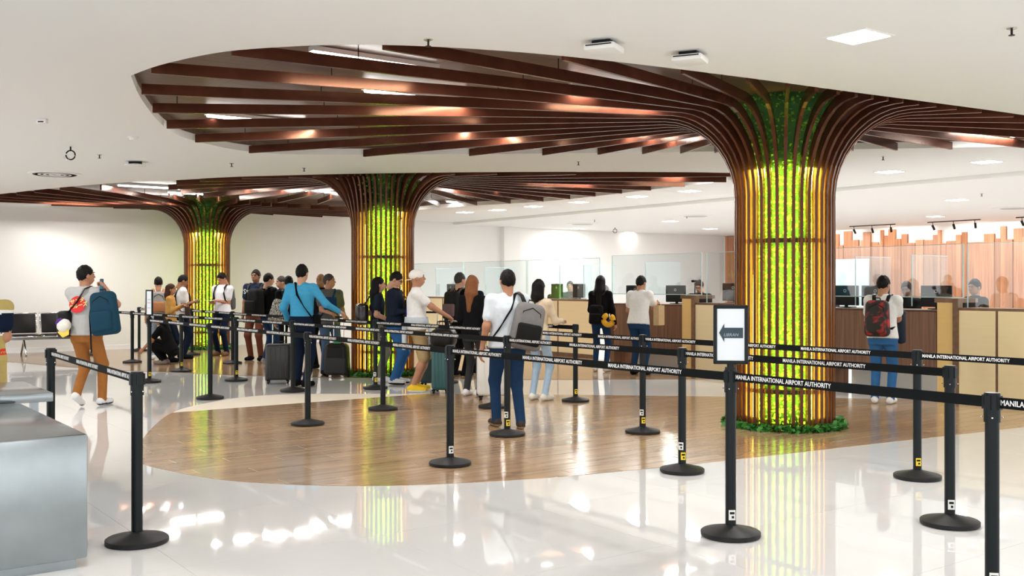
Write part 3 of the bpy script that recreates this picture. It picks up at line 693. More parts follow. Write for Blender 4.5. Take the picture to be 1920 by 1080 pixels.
def head_parts(hc, R, k, skin, hairf, step):
    """head mesh pieces in the body's frame; R turns the head, k scales it"""
    sk = union([elli((0, -.008, .018), (.075, .094, .104)), elli((0, .022, -.05), (.056, .068, .068)), cone((0, -.02, -.06), (0, -.035, -.17), .052, .056)], .03)
    fc = union([sk, cone((0, .088, .012), (0, .104, -.022), .008, .014), elli((0, .088, .034), (.05, .012, .010)), elli((0, .084, -.062), (.024, .012, .012))], .012)
    ears = lambda X, Y, Z: np.minimum(elli((-.077, -.006, -.008), (.012, .024, .033))(X, Y, Z), elli((.077, -.006, -.008), (.012, .024, .033))(X, Y, Z))
    al = lambda X, Y, Z: np.minimum(fc(X, Y, Z), ears(X, Y, Z))
    v, f = nets(al, (-.11, -.13, -.18), (.11, .14, .14), step)
    return v, f
def person(name_lab, loc, head, H=1.70, top=(.8, .8, .8), bottom=(.03, .05, .10), shoe=(.8, .8, .8), skin='tan', hair='black', hairlen=0, sleeve='short', lean=0, hands=(None, None),
           feet=(None, None), look=(0, 0), tuck=False, fem=False, shorts=False, bands=None, z0=.003, step=.015, pelvis=None, curl=.5, sole=None, bulk=1.0, bald=False, cap=None, mask=False, glasses=False, halflen=None, category='person', poles=None):
    """facing: head degrees, 0 looks along +y, positive turns left; local x right, y ahead, z up"""
    k = H/1.70; rz = math.radians(head)
    t = thing('person', name_lab, category, (loc[0], loc[1], z0), rz)
    pel = Vector(pelvis or (0, 0, .92)); la = math.radians(lean)
    ax = Vector((0, math.sin(la), math.cos(la))); rt = Vector((1, 0, 0))
    T = lambda x, y, z: pel+rt*x+ax*(z-.92)+Vector((0, math.cos(la), -math.sin(la)))*y
    fb = .90 if fem else 1.0; wb = fb*bulk
    sh = [T(-.178*fb, -.005, 1.375), T(.178*fb, -.005, 1.375)]
    hnd = [Vector(hands[i]) if hands[i] else T((-.25, .25)[i]*fb, .05, .77) for i in (0, 1)]
    ft = [Vector(feet[i]) if feet[i] else Vector(((-.10, .10)[i], 0, 0)) for i in (0, 1)]
    G_ = {'skin': [], 'top': [], 'bottom': [], 'shoe': [], 'shin': []}
    # torso
    hem = .965 if tuck else .87
    w = 1.0
    rows = [(hem-.92, (.158 if tuck else .188)*wb, (.114 if tuck else .145)*wb), (.98-.92, (.158 if tuck else .174)*wb, (.116 if tuck else .130)*wb), (1.08-.92, (.150 if fem else .160)*wb, .116*wb), (1.18-.92, .162*wb, .120*wb), (1.29-.92, .178*wb, .122*wb), (1.36-.92, .165*wb, .100*wb), (1.42-.92, .11, .076), (1.455-.92, .066, .062)]
    G_['top'].append(profile(rows, pel, ax, rt))
    for i in (0, 1): G_['top'].append(cone(T((-.09, .09)[i], -.005, 1.385), sh[i], .062, .060*wb))
    G_['bottom'].append(profile([(-.14, .15*wb, .115), (-.04, .170*wb, .122*wb), (.05, .160*wb, .118*wb), (.085, .155*wb, .113*wb)], pel, ax, rt))
    G_['skin'].append(cone(T(0, -.012, 1.40), T(0, -.005, 1.50), .056, .052))
    for i in (0, 1):
        sx = (-1, 1)[i]
        el, hw = ik(sh[i], hnd[i], .285, .255, poles[i] if poles and poles[i] else (sx*.30, -.9, -.45)); hnd[i] = hw
        if sleeve == 'long':
            G_['top'] += [cone(sh[i], el, .060*wb, .050), cone(el, hw, .050, .036)]
        else:
            e2 = sh[i].lerp(el, .62); G_['top'].append(cone(sh[i], e2, .062*wb, .066))
            G_['skin'] += [cone(sh[i], el, .046, .041), cone(el, hw, .043, .027)]
        hp = pel+Vector((sx*.088, 0, -.03)); an = ft[i]+Vector((0, 0, .085))
        kn, an = ik(hp, an, .43, .42, (sx*.1, 1, 0))
        lw = 1.0 if not fem else .88
        if shorts:
            G_['bottom'].append(cone(hp, kn+(hp-kn)*.04, .098*lw, .092)); G_['shin'] += [cone(kn+(hp-kn)*.2, kn, .06, .052), cone(kn, kn.lerp(an, .35), .052, .058), cone(kn.lerp(an, .3), an, .058, .036)]
        else:
            G_['bottom'] += [cone(hp, kn, .092*lw*bulk, .066*lw), cone(kn, an+Vector((0, 0, -.01)), .064*lw, .052*lw)]
        d = an-kn; yaw = math.radians(sx*-8); fwd = Vector((math.sin(-yaw), math.cos(yaw), 0)); pit = ft[i].z
        toe = ft[i]+fwd*.165+Vector((0, 0, .036-pit*.9)); heel = ft[i]-fwd*.045+Vector((0, 0, .045))
        if toe.z < .034: toe.z = .034
        G_['shoe'] += [cone(heel, toe, .044, .038), cone(an+Vector((0, 0, -.01)), ft[i]+fwd*.05+Vector((0, 0, .045)), .045, .045)]
        G_['_s%d' % i] = (ft[i],)
    names = ['skin', 'top', 'bottom', 'shoe', 'shin']
    fields = {n: union(G_[n], .035 if n != 'shoe' else .02) for n in names if G_[n]}
    if 'shin' in fields: pass
    def allf(X, Y, Z):
        d = None
        for n in fields:
            e = fields[n](X, Y, Z)
            if n == 'shoe': e = np.maximum(e, .002-Z)
            d = e if d is None else smin(d, e, .010)
        return d
    pts = [sh[0], sh[1], *hnd, *ft, pel]
    lo = [min(p[i] for p in pts)-.22 for i in range(3)]; hi = [max(p[i] for p in pts)+.24 for i in range(3)]
    lo[2] = -.01; hi[2] = T(0, 0, 1.5).z+.02
    V_, F_ = nets(allf, lo, hi, step)
    cen = V_[F_].mean(1); ds = np.stack([fields[n](cen[:, 0], cen[:, 1], cen[:, 2]) for n in fields]); fid = ds.argmin(0)
    fn = list(fields); mats = []; slot = {}
    def sl_(nm, m):
        if nm not in slot: slot[nm] = len(mats); mats.append(m)
        return slot[nm]
    ms = mat('skin_'+skin, SKIN[skin], .55, noise=.08, nscale=20)
    matmap = {'skin': sl_('skin', ms), 'shin': sl_('skin', ms), 'top': sl_('top', flat(top)), 'bottom': sl_('bottom', flat(bottom)), 'shoe': sl_('shoe', flat(shoe))}
    mi = np.array([matmap[n] for n in fn])[fid]
    if bands:
        tz = (cen-np.array(pel))@np.array(ax)+.92; istop = np.array([n == 'top' for n in fn])[fid]
        for (a, b, c) in bands: mi = np.where(istop & (tz > a) & (tz < b), sl_('band%s' % str(c), flat(c)), mi)
    if sole:
        iss = np.array([n == 'shoe' for n in fn])[fid]; mi = np.where(iss & (cen[:, 2] < .028), sl_('sole', flat(sole)), mi)
    mb = MB(); mb.add([tuple(p) for p in V_], [tuple(q) for q in F_.tolist()], mi.tolist())
    # head
    yaw, pit = math.radians(look[0]), math.radians(look[1])
    R = Matrix.Rotation(yaw, 4, 'Z') @ Matrix.Rotation(pit-la*.3, 4, 'X'); hc = T(0, .012, 1.582); HM = Matrix.Translation(hc) @ R
    hs = step*.55; v, f = head_parts(hc, R, k, skin, None, max(.0075, hs))
    mb.add([p for p in v], [tuple(q) for q in f.tolist()], 0, HM)
    em, lm, wm = sl_('eye', M_EYE), sl_('lip', M_LIP), sl_('hairmat', mat('hair_'+hair, HAIRC[hair], .55, noise=.3, nscale=40, spec=.15))
    for sx in (-1, 1):
        mb.ell((sx*.031, .083, .010), (.013, .008, .006), em, HM, 8, 6); mb.ell((sx*.032, .089, .034), (.019, .006, .0045), wm, HM, 8, 6)
    mb.ell((0, .088, -.058), (.021, .008, .0055), lm, HM, 8, 6)
    # hands
    for i in (0, 1):
        sx = (-1, 1)[i]; el, hw = ik(sh[i], hnd[i], .285, .255, poles[i] if poles and poles[i] else (sx*.30, -.9, -.45))
        d = (hw-el).normalized(); n_ = Vector((-sx, .0, 0)) if abs(d.z) > .6 else Vector((0, 0, -1)); n_ = (n_-d*n_.dot(d)).normalized(); s_ = d.cross(n_).normalized()
        if s_.dot(Vector((0, 1, 0))) < 0 and abs(d.z) > .6: s_ = -s_
        L_ = lambda a, b, c: tuple(hw+d*a+s_*b+n_*c)
        fs = [cone(L_(-.02, 0, 0), L_(.02, 0, 0), .027, .026), cone(L_(.03, -.020, 0), L_(.075, -.026, 0), .018, .015), cone(L_(.03, .016, 0), L_(.08, .022, 0), .020, .016), cone(L_(.03, 0, 0), L_(.08, 0, .0), .020, .016)]
        pal = union(fs, .012); fg = []
        for b, ln in ((-.030, .060), (-.010, .074), (.011, .080), (.031, .072)):
            a1 = curl*1.0; p0 = L_(.078, b, 0); p1 = L_(.078+ln*.5*math.cos(a1), b*1.06, ln*.5*math.sin(a1)); a2 = a1+curl*1.3; q1 = Vector(p1); p2 = q1+d*(ln*.5*math.cos(a2))+n_*(ln*.5*math.sin(a2))
            fg += [cone(p0, p1, .0095, .0088), cone(p1, p2, .0088, .007)]
        fg += [cone(L_(.02, .022, .005), L_(.05, .046, .018), .012, .010), cone(L_(.05, .046, .018), L_(.078, .050, .026), .010, .008)]
        hf = lambda X, Y, Z: np.minimum(pal(X, Y, Z), np.minimum.reduce([g_(X, Y, Z) for g_ in fg]))
        lo = [hw[j]-.16 for j in range(3)]; hi = [hw[j]+.17 for j in range(3)]
        try: v, f = nets(hf, lo, hi, max(.0065, step*.45)); mb.add([p for p in v], [tuple(q) for q in f.tolist()], 0)
        except Exception: pass
    body = mb.mesh('body', mats, True); SC = Matrix.Diagonal((k, k, k, 1)); body.transform(SC)
    link('body', body, t)
    if not bald:
        if hairlen == 0: hf = None
        pn = (0, -.55, .835)
        sk = union([elli((0, -.010, .022), (.084, .101, .112))], .02)
        low = {0: -.018, 1: -.05}.get(hairlen, -.05)
        def hairf(X, Y, Z):
            cut = -(pn[1]*(Y+.0)+pn[2]*(Z+.012)); d = np.maximum(sk(X, Y, Z)+.004*np.sin(X*95)*np.sin(Y*80+1)*np.sin(Z*85), cut)
            d = np.maximum(d, -(elli((0, .075, -.01), (.064, .052, .068))(X, Y, Z)))
            if hairlen:
                L = hairlen
                tail = union([cone((0, -.055, .03), (0, -.075, -.13), .075, .07), cone((-.05, -.03, .0), (-.06, -.05, -.13), .04, .045), cone((.05, -.03, .0), (.06, -.05, -.13), .04, .045), cone((0, -.08, -.12), (0, -.105, -.13-L*.9), .072, .035)], .03)
                d = smin(d, tail(X, Y, Z), .02); d = np.maximum(d, -(elli((0, .075, -.03), (.060, .062, .09))(X, Y, Z)))
            return d
        lo = (-.16, -.22, -.2-hairlen); hi = (.16, .16, .16)
        v, f = nets(hairf, lo, hi, .008 if hairlen == 0 else .010)
        hb = MB().add([p for p in v], [tuple(q) for q in f.tolist()], 0, HM); me = hb.mesh('hair', mat('hair_'+hair, HAIRC[hair], .55, noise=.3, nscale=40, spec=.15), True); me.transform(SC); link('hair', me, t)
    if glasses:
        gb = MB()
        for sx in (-1, 1):
            gb.tube([(sx*.033+.024*math.cos(a*math.pi/6), .098, .010+.018*math.sin(a*math.pi/6)) for a in range(13)], .0025, 5, 0, HM); gb.tube([(sx*.057, .096, .012), (sx*.08, .0, .012)], .0025, 5, 0, HM)
        gb.tube([(-.009, .099, .012), (.009, .099, .012)], .0025, 5, 0, HM); me = gb.mesh('glasses', M_DARK); me.transform(SC); link('glasses', me, t)
    if mask:
        me = MB().ell((0, .062, -.048), (.058, .052, .048), 0, HM, 16, 10).mesh('face_mask', mat('mask_blue', (.45, .68, .72), .7), True); me.transform(SC); link('face_mask', me, t)
    t['k'] = k
    return t, HM, T, SC
def M_of(t): return Matrix.Translation(t.location) @ Matrix.Rotation(t.rotation_euler[2], 4, 'Z')
def worn(name, label, cat, p, group=None):          # a thing carried by a person, placed in the person's frame
    return thing(name, label, cat, tuple(p.location), p.rotation_euler[2], group)
def backpack(p, label, col, col2=None, size=(.30, .17, .46), at=(0, -.22, 1.17), straps=True, pattern=None, tilt=0):
    t = worn('backpack', label, 'backpack', p); k = p['k']; K = Matrix.Diagonal((k, k, k, 1))
    mm = pattern or mat('pack_%02x%02x%02x' % tuple(int(c*255) for c in col), col, .7, noise=.15, nscale=25, spec=.12); m2 = flat(col2) if col2 else mm
    B = K @ Matrix.Translation(at) @ Matrix.Rotation(tilt, 4, 'Y')
    def shp(c):
        z = c.z/size[2]+.5; s_ = 1-.25*max(0, z-.55)**1.5*2; return (c.x*(s_ if z > .5 else 1), c.y*(1.0-.25*z)+(.02*z), c.z)
    MB().rbox((0, 0, 0), size, min(size)*.32, 4, M=B, shape=shp).build('shell', mm, t, smooth=True)
    MB().rbox((0, -size[1]*.46, -size[2]*.17), (size[0]*.78, .07, size[2]*.46), .03, 3, M=B).build('front_pocket', m2, t, smooth=True)
    MB().tube([(-size[0]*.34, -size[1]*.30, size[2]*.02), (-size[0]*.28, -size[1]*.32, size[2]*.30), (0, -size[1]*.30, size[2]*.40), (size[0]*.28, -size[1]*.32, size[2]*.30), (size[0]*.34, -size[1]*.30, size[2]*.02)], .006, 6, M=B).build('zip', M_DARK, t)
    MB().tube([(-.04, .03, size[2]*.48), (-.03, .03, size[2]*.56), (.03, .03, size[2]*.56), (.04, .03, size[2]*.48)], .009, 6, M=B).build('handle', m2 if not pattern else M_DARK, t)
    if straps:
        for sx in (-1, 1):
            MB().tube([(sx*.08, -.15, 1.36), (sx*.095, -.09, 1.435), (sx*.105, .0, 1.455), (sx*.115, .085, 1.40), (sx*.12, .132, 1.28), (sx*.135, .10, 1.14), (sx*.15, .0, 1.04), (sx*.13, -.13, 1.0)], .026, 8, M=K, flat=.35).build('strap', M_DARK if not col2 else m2, t, smooth=True)
    return t
def cross_strap(p, label, col, bag=None, side=1, name='shoulder_bag', bagcol=None, size=(.24, .08, .2)):
    t = worn(name, label, 'bag', p); k = p['k']; K = Matrix.Diagonal((k, k, k, 1)); s = side
    MB().tube([(s*-.06, -.06, 1.44), (s*-.10, .0, 1.455), (s*-.08, .08, 1.42), (s*.0, .145, 1.28), (s*.12, .135, 1.10), (s*.19, .04, .96), (s*.18, -.06, .97), (s*.10, -.145, 1.12), (s*.0, -.145, 1.28), (s*-.06, -.06, 1.44)], .022, 8, M=K, flat=.3).build('strap', flat(col), t, smooth=True)
    if bag: MB().rbox(bag, size, .03, 3, M=K).build('pouch', flat(bagcol or col), t, smooth=True)
    return t
DENIM, NAVY, BLK, WHT, GREY = (.014, .040, .10), (.006, .012, .03), (.005, .005, .006), (.80, .80, .80), (.30, .30, .31)
LJ = (.36, .48, .62); MIDJ = (.035, .13, .33)
# --- the walker with the blue backpack
p, HM, T, SC = person('person walking off in grey logo tee and brown trousers, blue backpack in hand', G(160, 762), -6, 1.74, (.50, .50, .50), (.33, .13, .035), (.75, .75, .75), skin='tan',
    hands=((-.10, .26, 1.36), (.27, -.04, 1.44)), poles=(None, (1, -.1, -1)), feet=((.0, -.20, .10), (.14, .14, 0)), look=(-38, 4), bulk=1.08, step=.013, curl=1.1, sole=(.05, .06, .09))
lg = link('shirt_logo', MB().lathe([(.105, 0), (.105, .003)], 32).mesh('shirt_logo', mat('logo_red', (.70, .02, .02), .6)), p); lg['label'] = 'red round print on the back of the tee'
lg.location = (-.025, -.141, 1.235*1.74/1.7); lg.rotation_euler = (math.radians(83), 0, 0)
tx = link('lettering', text_mesh('サンタ\nクルーズ', .062, .0008, m=mat('logo_yellow', (.95, .85, .35), .6), shear=.2, bold=.0012), lg, (0, .012, .0045))
tx.rotation_euler = (0, 0, math.radians(14))
bp = backpack(p, 'blue backpack hanging by its handle from the raised hand of the walker', (.010, .048, .085), None, (.33, .20, .52), (.32, -.15, 1.13), False, tilt=-.12)
MB().tube([(.28, -.14, 1.36), (.24, -.06, 1.47), (.22, -.02, 1.54)], .022, 8, M=SC, flat=.5).build('top_strap', mat('pack_blue_strap', (.03, .10, .17), .7), bp, smooth=True)
MB().tube([(.18, -.16, 1.36), (.15, -.17, 1.1), (.16, -.17, .9), (.17, -.17, .66)], .018, 6, M=SC, flat=.4).build('strap', M_DARK, bp)
sb = worn('shoulder_bag', 'black shoulder bag on the hip of the walker in brown trousers', 'bag', p)
MB().rbox((-.20, -.10, 1.0), (.16, .17, .32), .05, 4, M=SC).build('pouch', M_DARK, sb, smooth=True)
MB().tube([(-.15, -.13, 1.13), (-.02, -.155, 1.27), (.05, -.12, 1.42), (.07, .0, 1.455), (.0, .11, 1.40)], .022, 8, M=SC, flat=.35).build('strap', M_DARK, sb, smooth=True)
cp = worn('baseball_cap', 'white, purple and yellow baseball cap clipped to the shoulder bag', 'cap', p)
Mx = SC @ Matrix.Translation((-.145, -.225, .985)) @ Matrix.Rotation(math.radians(70), 4, 'X') @ Matrix.Rotation(.5, 4, 'Z')
MB().ell((0, 0, 0), (.085, .085, .07), 0, Mx).build('crown', flat((.78, .76, .70)), cp, smooth=True); MB().ell((-.02, .055, .01), (.06, .05, .05), 0, Mx).build('back_panel', flat((.10, .03, .22)), cp, smooth=True)
MB().rbox((-.02, -.09, .0), (.15, .10, .014), .006, 2, M=Mx, shape=lambda c: (c.x*(1-.5*(c.y < 0)*abs(c.y)/.05), c.y, c.z+.25*c.x*c.x)).build('brim', flat((.85, .60, .12)), cp, smooth=True)
# --- person at the frame's edge behind the steel tables
KH = (.46, .36, .13)
person('person in yellow and navy banded polo and khaki trousers beside the steel table', (-4.68, 9.0), 18, 1.62, KH, KH, BLK, bands=[(1.31, 1.345, WHT), (1.13, 1.31, NAVY), (1.10, 1.13, WHT), (.93, .95, (.6, .05, .03)), (.965, .985, (.6, .05, .03))], hands=((-.1, .24, 1.0), (.10, .24, 1.02)))
# --- far left cluster
p, *_ = person('person in white shirt and light jeans wearing a grey pack by the notice', G(297, 674), 20, 1.66, (.75, .75, .76), LJ, WHT, look=(0, -6)); backpack(p, 'grey backpack with tan straps worn by person in white shirt', (.30, .29, .28), (.45, .20, .09))
person('person in mustard jacket with hands at chest beside the notice post', G(320, 679), -85, 1.52, (.55, .30, .08), NAVY, BLK, 'tan', 'brown', .10, 'long', hands=((-.10, .20, 1.20), (.10, .22, 1.22)), fem=True)
p, *_ = person('person in white tee and dark jeans looking down at a phone', G(342, 673), -62, 1.70, (.78, .78, .78), NAVY, BLK, 'brown', hands=((-.06, .20, 1.14), (.06, .22, 1.16)), look=(0, -22))
cross_strap(p, 'dark crossbody bag of the person reading a phone', BLK, (.20, .06, .98), 1, bagcol=(.06, .04, .03)); ph = worn('phone', 'phone held by the person in white tee and dark jeans', 'phone', p); MB().rbox((0, .29, 1.20), (.075, .14, .01), .004, 2).build('case', M_DARK, ph); MB().box((0, .29, 1.206), (.065, .12, .002)).build('display', M_SIGN, ph)
person('person in black crouching on the floor with long dark hair', G(312, 683), 82, 1.60, BLK, BLK, (.25, .2, .17), 'tan', 'black', .22, pelvis=(0, -.12, .30), lean=24, hands=((-.16, .42, .30), (.18, .40, .26)), feet=((-.10, .02, 0), (.10, .06, 0)), fem=True, look=(0, -18))
p, *_ = person('person in white polo and navy trousers reading a paper before the far column', G(417, 667), 162, 1.76, (.74, .75, .80), NAVY, (.16, .08, .04), 'tan', hands=((-.05, .24, 1.13), (.08, .24, 1.10)), look=(-18, -28), bulk=1.05)
backpack(p, 'dark grey backpack of the person in white polo reading a paper', (.09, .09, .09), None, at=(.0, -.21, 1.17)); pp = worn('paper_sheet', 'white sheet held by the person in white polo at the far column', 'paper', p); MB().box((.02, .34, 1.18), (.21, .28, .003)).build('sheet', M_PAPER, pp)
# --- huddle around the black suitcase
p, *_ = person('person in navy lettered tee and red-brown trousers in the huddle', G(480, 676), 172, 1.80, (.015, .025, .055), (.16, .055, .03), BLK, 'brown', look=(-4, 2), bulk=1.1)
lt = MB().tube([(.155, .146, 1.405), (.175, .146, 1.42), (.195, .14, 1.40), (.175, .148, 1.375), (.155, .148, 1.35), (.175, .146, 1.33), (.19, .142, 1.345)], .009, 6)
for i in range(6): lt.box((.125-.032*i, .150, 1.378), (.022, .006, .045-.006*(i % 2)))
lt.build('chest_print', M_LETTER, p)
backpack(p, 'navy backpack of the person in the lettered tee', (.02, .03, .06)); 
p, *_ = person('person in black tee and jeans wearing a big black pack', G(503, 681), -38, 1.72, BLK, DENIM, (.30, .30, .30), 'light', look=(-18, -8), hands=(None, (.14, .24, 1.12)), sole=(.8, .8, .8)); backpack(p, 'large plain black backpack in the huddle', (.010, .010, .011), None, (.36, .26, .52), (-.06, -.26, 1.16))
p, *_ = person('person in black top carrying a black and white patterned bag', G(541, 689), 8, 1.66, BLK, BLK, (.06, .09, .30), 'light', sleeve='long', look=(12, -8))
zb = mat('maze_print', (.6, .6, .6), .8); nt = zb.node_tree; b = nt.nodes['Principled BSDF']; tc = nt.nodes.new('ShaderNodeTexCoord'); wv = nt.nodes.new('ShaderNodeTexWave'); wv.inputs['Scale'].default_value = 14; wv.inputs['Distortion'].default_value = 9; wv.inputs['Detail Scale'].default_value = 2.2
cr = nt.nodes.new('ShaderNodeValToRGB'); cr.color_ramp.elements[0].position = .45; cr.color_ramp.elements[0].color = (.02, .018, .016, 1); cr.color_ramp.elements[1].position = .55; cr.color_ramp.elements[1].color = (.7, .66, .62, 1)
nt.links.new(tc.outputs['Object'], wv.inputs['Vector']); nt.links.new(wv.outputs['Fac'], cr.inputs[0]); nt.links.new(cr.outputs[0], b.inputs['Base Color'])
backpack(p, 'black and white maze-print bag slung behind the person in black', (.5, .5, .5), None, (.32, .18, .44), (-.16, -.20, 1.05), True, zb, .25)
person('person in dark jacket half hidden between the patterned bag and the blue shirt', G(528, 676), 120, 1.67, NAVY, NAVY, BLK, 'light', 'grey', sleeve='long')
p, *_ = person('tall person in bright blue shirt tucked into dark jeans', G(566, 725), -14, 1.80, (.06, .34, .58), NAVY, BLK, 'light', sleeve='long', hands=((-.27, .12, .92), (.46, .22, 1.05)), feet=((-.09, .04, 0), (.09, -.06, 0)), tuck=True, look=(-4, 0), bulk=1.06, step=.013)
cross_strap(p, 'thin dark crossbody strap and pouch over the blue shirt', BLK, (.20, .05, .93), 1, size=(.08, .16, .16))
p, *_ = person('person in grey tee and jeans with navy sling pouch on chest', G(617, 703), -150, 1.68, (.10, .095, .10), (.06, .10, .17), BLK, 'tan', 'grey', look=(50, 4), hands=((-.20, .22, 1.0), (.08, .32, 1.05)), bulk=1.05)
cross_strap(p, 'navy sling pouch across the grey tee', (.01, .035, .10), (.04, .18, 1.20), 1, bagcol=(.01, .035, .10), size=(.22, .07, .24))
person('bald person in black behind the grey tee', G(602, 692), 165, 1.70, BLK, BLK, BLK, 'brown', bald=True, sleeve='long')
def suitcase(xy, label, m, size=(.40, .25, .56), rz=0, handle=.42, mh=None):
    t = thing('suitcase', label, 'suitcase', (xy[0], xy[1], .003), rz); w, d, h = size
    sh = MB().rbox((0, 0, .055+h/2), size, .045, 3).build('shell', m, t, smooth=True)
    for sx in (-.3, -.1, .1, .3): MB().box((sx*w, -d/2-.002, .055+h/2), (.014, .008, h*.82)).build('rib', m, sh)
    MB().box((0, 0, .055+h/2), (w+.006, .014, h+.004)).build('zip_seam', M_DARK, t)
    for sx in (-1, 1):
        for sy in (-1, 1):
            Mx = Matrix.Translation((sx*w*.38, sy*d*.34, .028)) @ Matrix.Rotation(math.pi/2, 4, 'Y'); MB().lathe([(.026, -.014), (.028, 0), (.026, .014)], 14, 0, Mx).box((0, 0, 0), (.05, .02, .02), 0, Matrix.Translation((sx*w*.38, sy*d*.34, .05))).build('wheel', M_DARK, t)
    if handle:
        for sx in (-.09, .09): MB().tube([(sx, d*.3, .055+h), (sx, d*.3, .055+h+handle)], .009, 8).build('pole', M_CHROME, t)
        MB().rbox((0, d*.3, .055+h+handle), (.23, .035, .03), .01, 2).build('grip', M_DARK, t)
    MB().tube([(-.07, 0, .055+h-.01), (-.06, 0, .055+h+.03), (.06, 0, .055+h+.03), (.07, 0, .055+h-.01)], .011, 8).build('carry_handle', M_DARK, t)
    return t
suitcase(G(522, 719), 'black ribbed hard suitcase with raised handle beside the blue shirt', mat('case_black', (.016, .017, .018), .3), (.38, .25, .55), .15)
def trolley_pack(xy):
    t = thing('trolley_backpack', 'black wheeled backpack with red and green tag standing before the grey tee', 'luggage', (xy[0], xy[1], .003), -.1)
    MB().rbox((0, 0, .30), (.42, .25, .52), .08, 4, shape=lambda c: (c.x*(1-.22*max(0, c.z/.52+.1)), c.y, c.z)).build('shell', M_LEATHER, t, smooth=True)
    MB().rbox((0, -.13, .20), (.34, .06, .26), .03, 3).build('front_pocket', mat('pack_black', (.02, .02, .021), .7), t, smooth=True)
    MB().tube([(-.13, -.12, .42), (-.1, -.125, .50), (.1, -.125, .50), (.13, -.12, .42)], .006, 6).build('zip', M_DARK, t)
    for sx in (-1, 1): MB().tube([(sx*.16, .05, .03), (sx*.19, .05, .03)], .028, 10).build('wheel', M_DARK, t)
    MB().box((.02, -.02, .57), (.12, .09, .03)).build('tag', mat('tag_green', (.03, .30, .09), .5), t); MB().box((.09, -.02, .585), (.04, .09, .03)).build('tag_end', mat('tag_red', (.6, .04, .04), .5), t)
    for sx in (-.08, .08): MB().tube([(sx, .10, .54), (sx, .10, .98)], .008, 6).build('pole', M_CHROME, t)
    MB().rbox((0, .10, .98), (.2, .03, .03), .01, 2).build('grip', M_DARK, t)
trolley_pack(G(632, 708))
# --- group at the middle column
p, *_ = person('person with long black hair, dark tee and olive trousers by the middle column', G(709, 716), -75, 1.62, (.012, .018, .03), (.20, .20, .13), WHT, 'light', 'black', .30, hands=((-.22, .14, 1.0), (.16, .18, 1.0)), fem=True, sole=(.8, .8, .8))
t = worn('plastic_bag', 'shiny black bag hanging behind the olive trousers', 'bag', p); MB().rbox((-.1, -.24, 1.05), (.28, .2, .34), .07, 4, shape=lambda c: (c.x*(1+.1*math.sin(c.z*40)), c.y*(1+.12*math.sin(c.x*50)), c.z)).build('sack', mat('bin_bag', (.015, .015, .017), .2), t, smooth=True); MB().tube([(-.16, -.2, 1.2), (-.10, -.05, 1.43), (-.02, -.2, 1.2)], .008, 6).build('loop', M_DARK, t)
p, *_ = person('person in navy jacket and glasses looking down by the middle column', G(741, 720), -100, 1.70, (.012, .018, .035), MIDJ, (.7, .7, .7), 'light', sleeve='long', hands=((-.06, .26, 1.16), (.10, .28, 1.12)), look=(4, -26), glasses=True, bulk=1.06, sole=BLK)
t = worn('jacket_bundle', 'dark backpack held against the chest of the person in glasses', 'bag', p); MB().rbox((.02, .27, 1.10), (.30, .18, .44), .07, 4).build('shell', M_LEATHER, t, smooth=True); MB().tube([(.1, .2, 1.30), (.13, .14, 1.42), (.12, .0, 1.46)], .02, 6, flat=.4).build('strap', M_DARK, t)
p, HM, T, SC = person('person in white cap and tee, khaki shorts and yellow sneakers pushing cases', G(781, 734), -84, 1.72, (.80, .80, .80), (.42, .30, .15), (.78, .50, .03), 'tan', shorts=True, bald=True, hands=((-.16, .50, 1.0), (.16, .50, 1.0)), feet=((-.1, .0, 0), (.1, -.05, 0)), look=(0, 6), bulk=1.14, step=.013, curl=.9, sole=(.85, .85, .8))
me = MB().ell((0, -.01, .045), (.092, .108, .085), 0, HM).mesh('cap_crown', flat((.82, .80, .77)), True); me.transform(SC); c_ = worn('baseball_cap', 'white cap worn backwards by the person in khaki shorts', 'cap', p); link('crown', me, c_)
me = MB().rbox((0, -.13, -.01), (.14, .10, .012), .005, 2, M=HM).mesh('brim', flat((.82, .80, .77)), True); me.transform(SC); link('brim', me, c_)
t = worn('tied_shirt', 'light grey shirt tied round the waist above khaki shorts', 'shirt', p)
MB().lathe([(.185, .90), (.20, .96), (.19, 1.04)], 24, 0, SC @ Matrix.Diagonal((1.05, .86, 1, 1))).build('waist_wrap', flat((.52, .56, .62)), t, smooth=True)
MB().rbox((0, -.16, .76), (.36, .06, .34), .025, 3, M=SC, shape=lambda c: (c.x*(1+.25*(.17-c.z)), c.y+.015*math.sin(c.x*30), c.z)).build('hanging_back', flat((.52, .56, .62)), t, smooth=True)
for sx in (-.05, .05): MB().tube([(sx*.6, .17, .95), (sx*1.4, .19, .82), (sx*1.8, .18, .66)], .028, 8, M=SC, flat=.5).build('sleeve', flat((.52, .56, .62)), t, smooth=True)
me = MB().ell((-.10, -.125, 1.10), (.07, .02, .10), 0, SC).mesh('print', flat((.06, .05, .45)), True); pr = link('shirt_print', me, p); pr['label'] = 'violet print on the back of the white tee'
CT = mat('case_teal', (.025, .10, .105), .35)
suitcase(G(829, 737), 'teal hard suitcase under the black duffel bag', CT, (.24, .40, .58), 1.45-math.pi/2, 0)
suitcase(G(806, 724), 'dark green hard suitcase behind the teal one', mat('case_green', (.012, .04, .04), .35), (.24, .40, .64), -.1, .4)
t = thing('duffel_bag', 'black duffel bag with looped handles resting on the teal suitcase', 'bag', (*G(832, 737), .64), -.1)
MB().rbox((0, 0, .13), (.34, .42, .26), .09, 4).build('shell', M_LEATHER, t, smooth=True)
for sy in (-.08, .08): MB().tube([(-.1, sy, .24), (-.07, sy, .36), (.07, sy, .36), (.1, sy, .24)], .011, 6).build('handle', M_DARK, t)
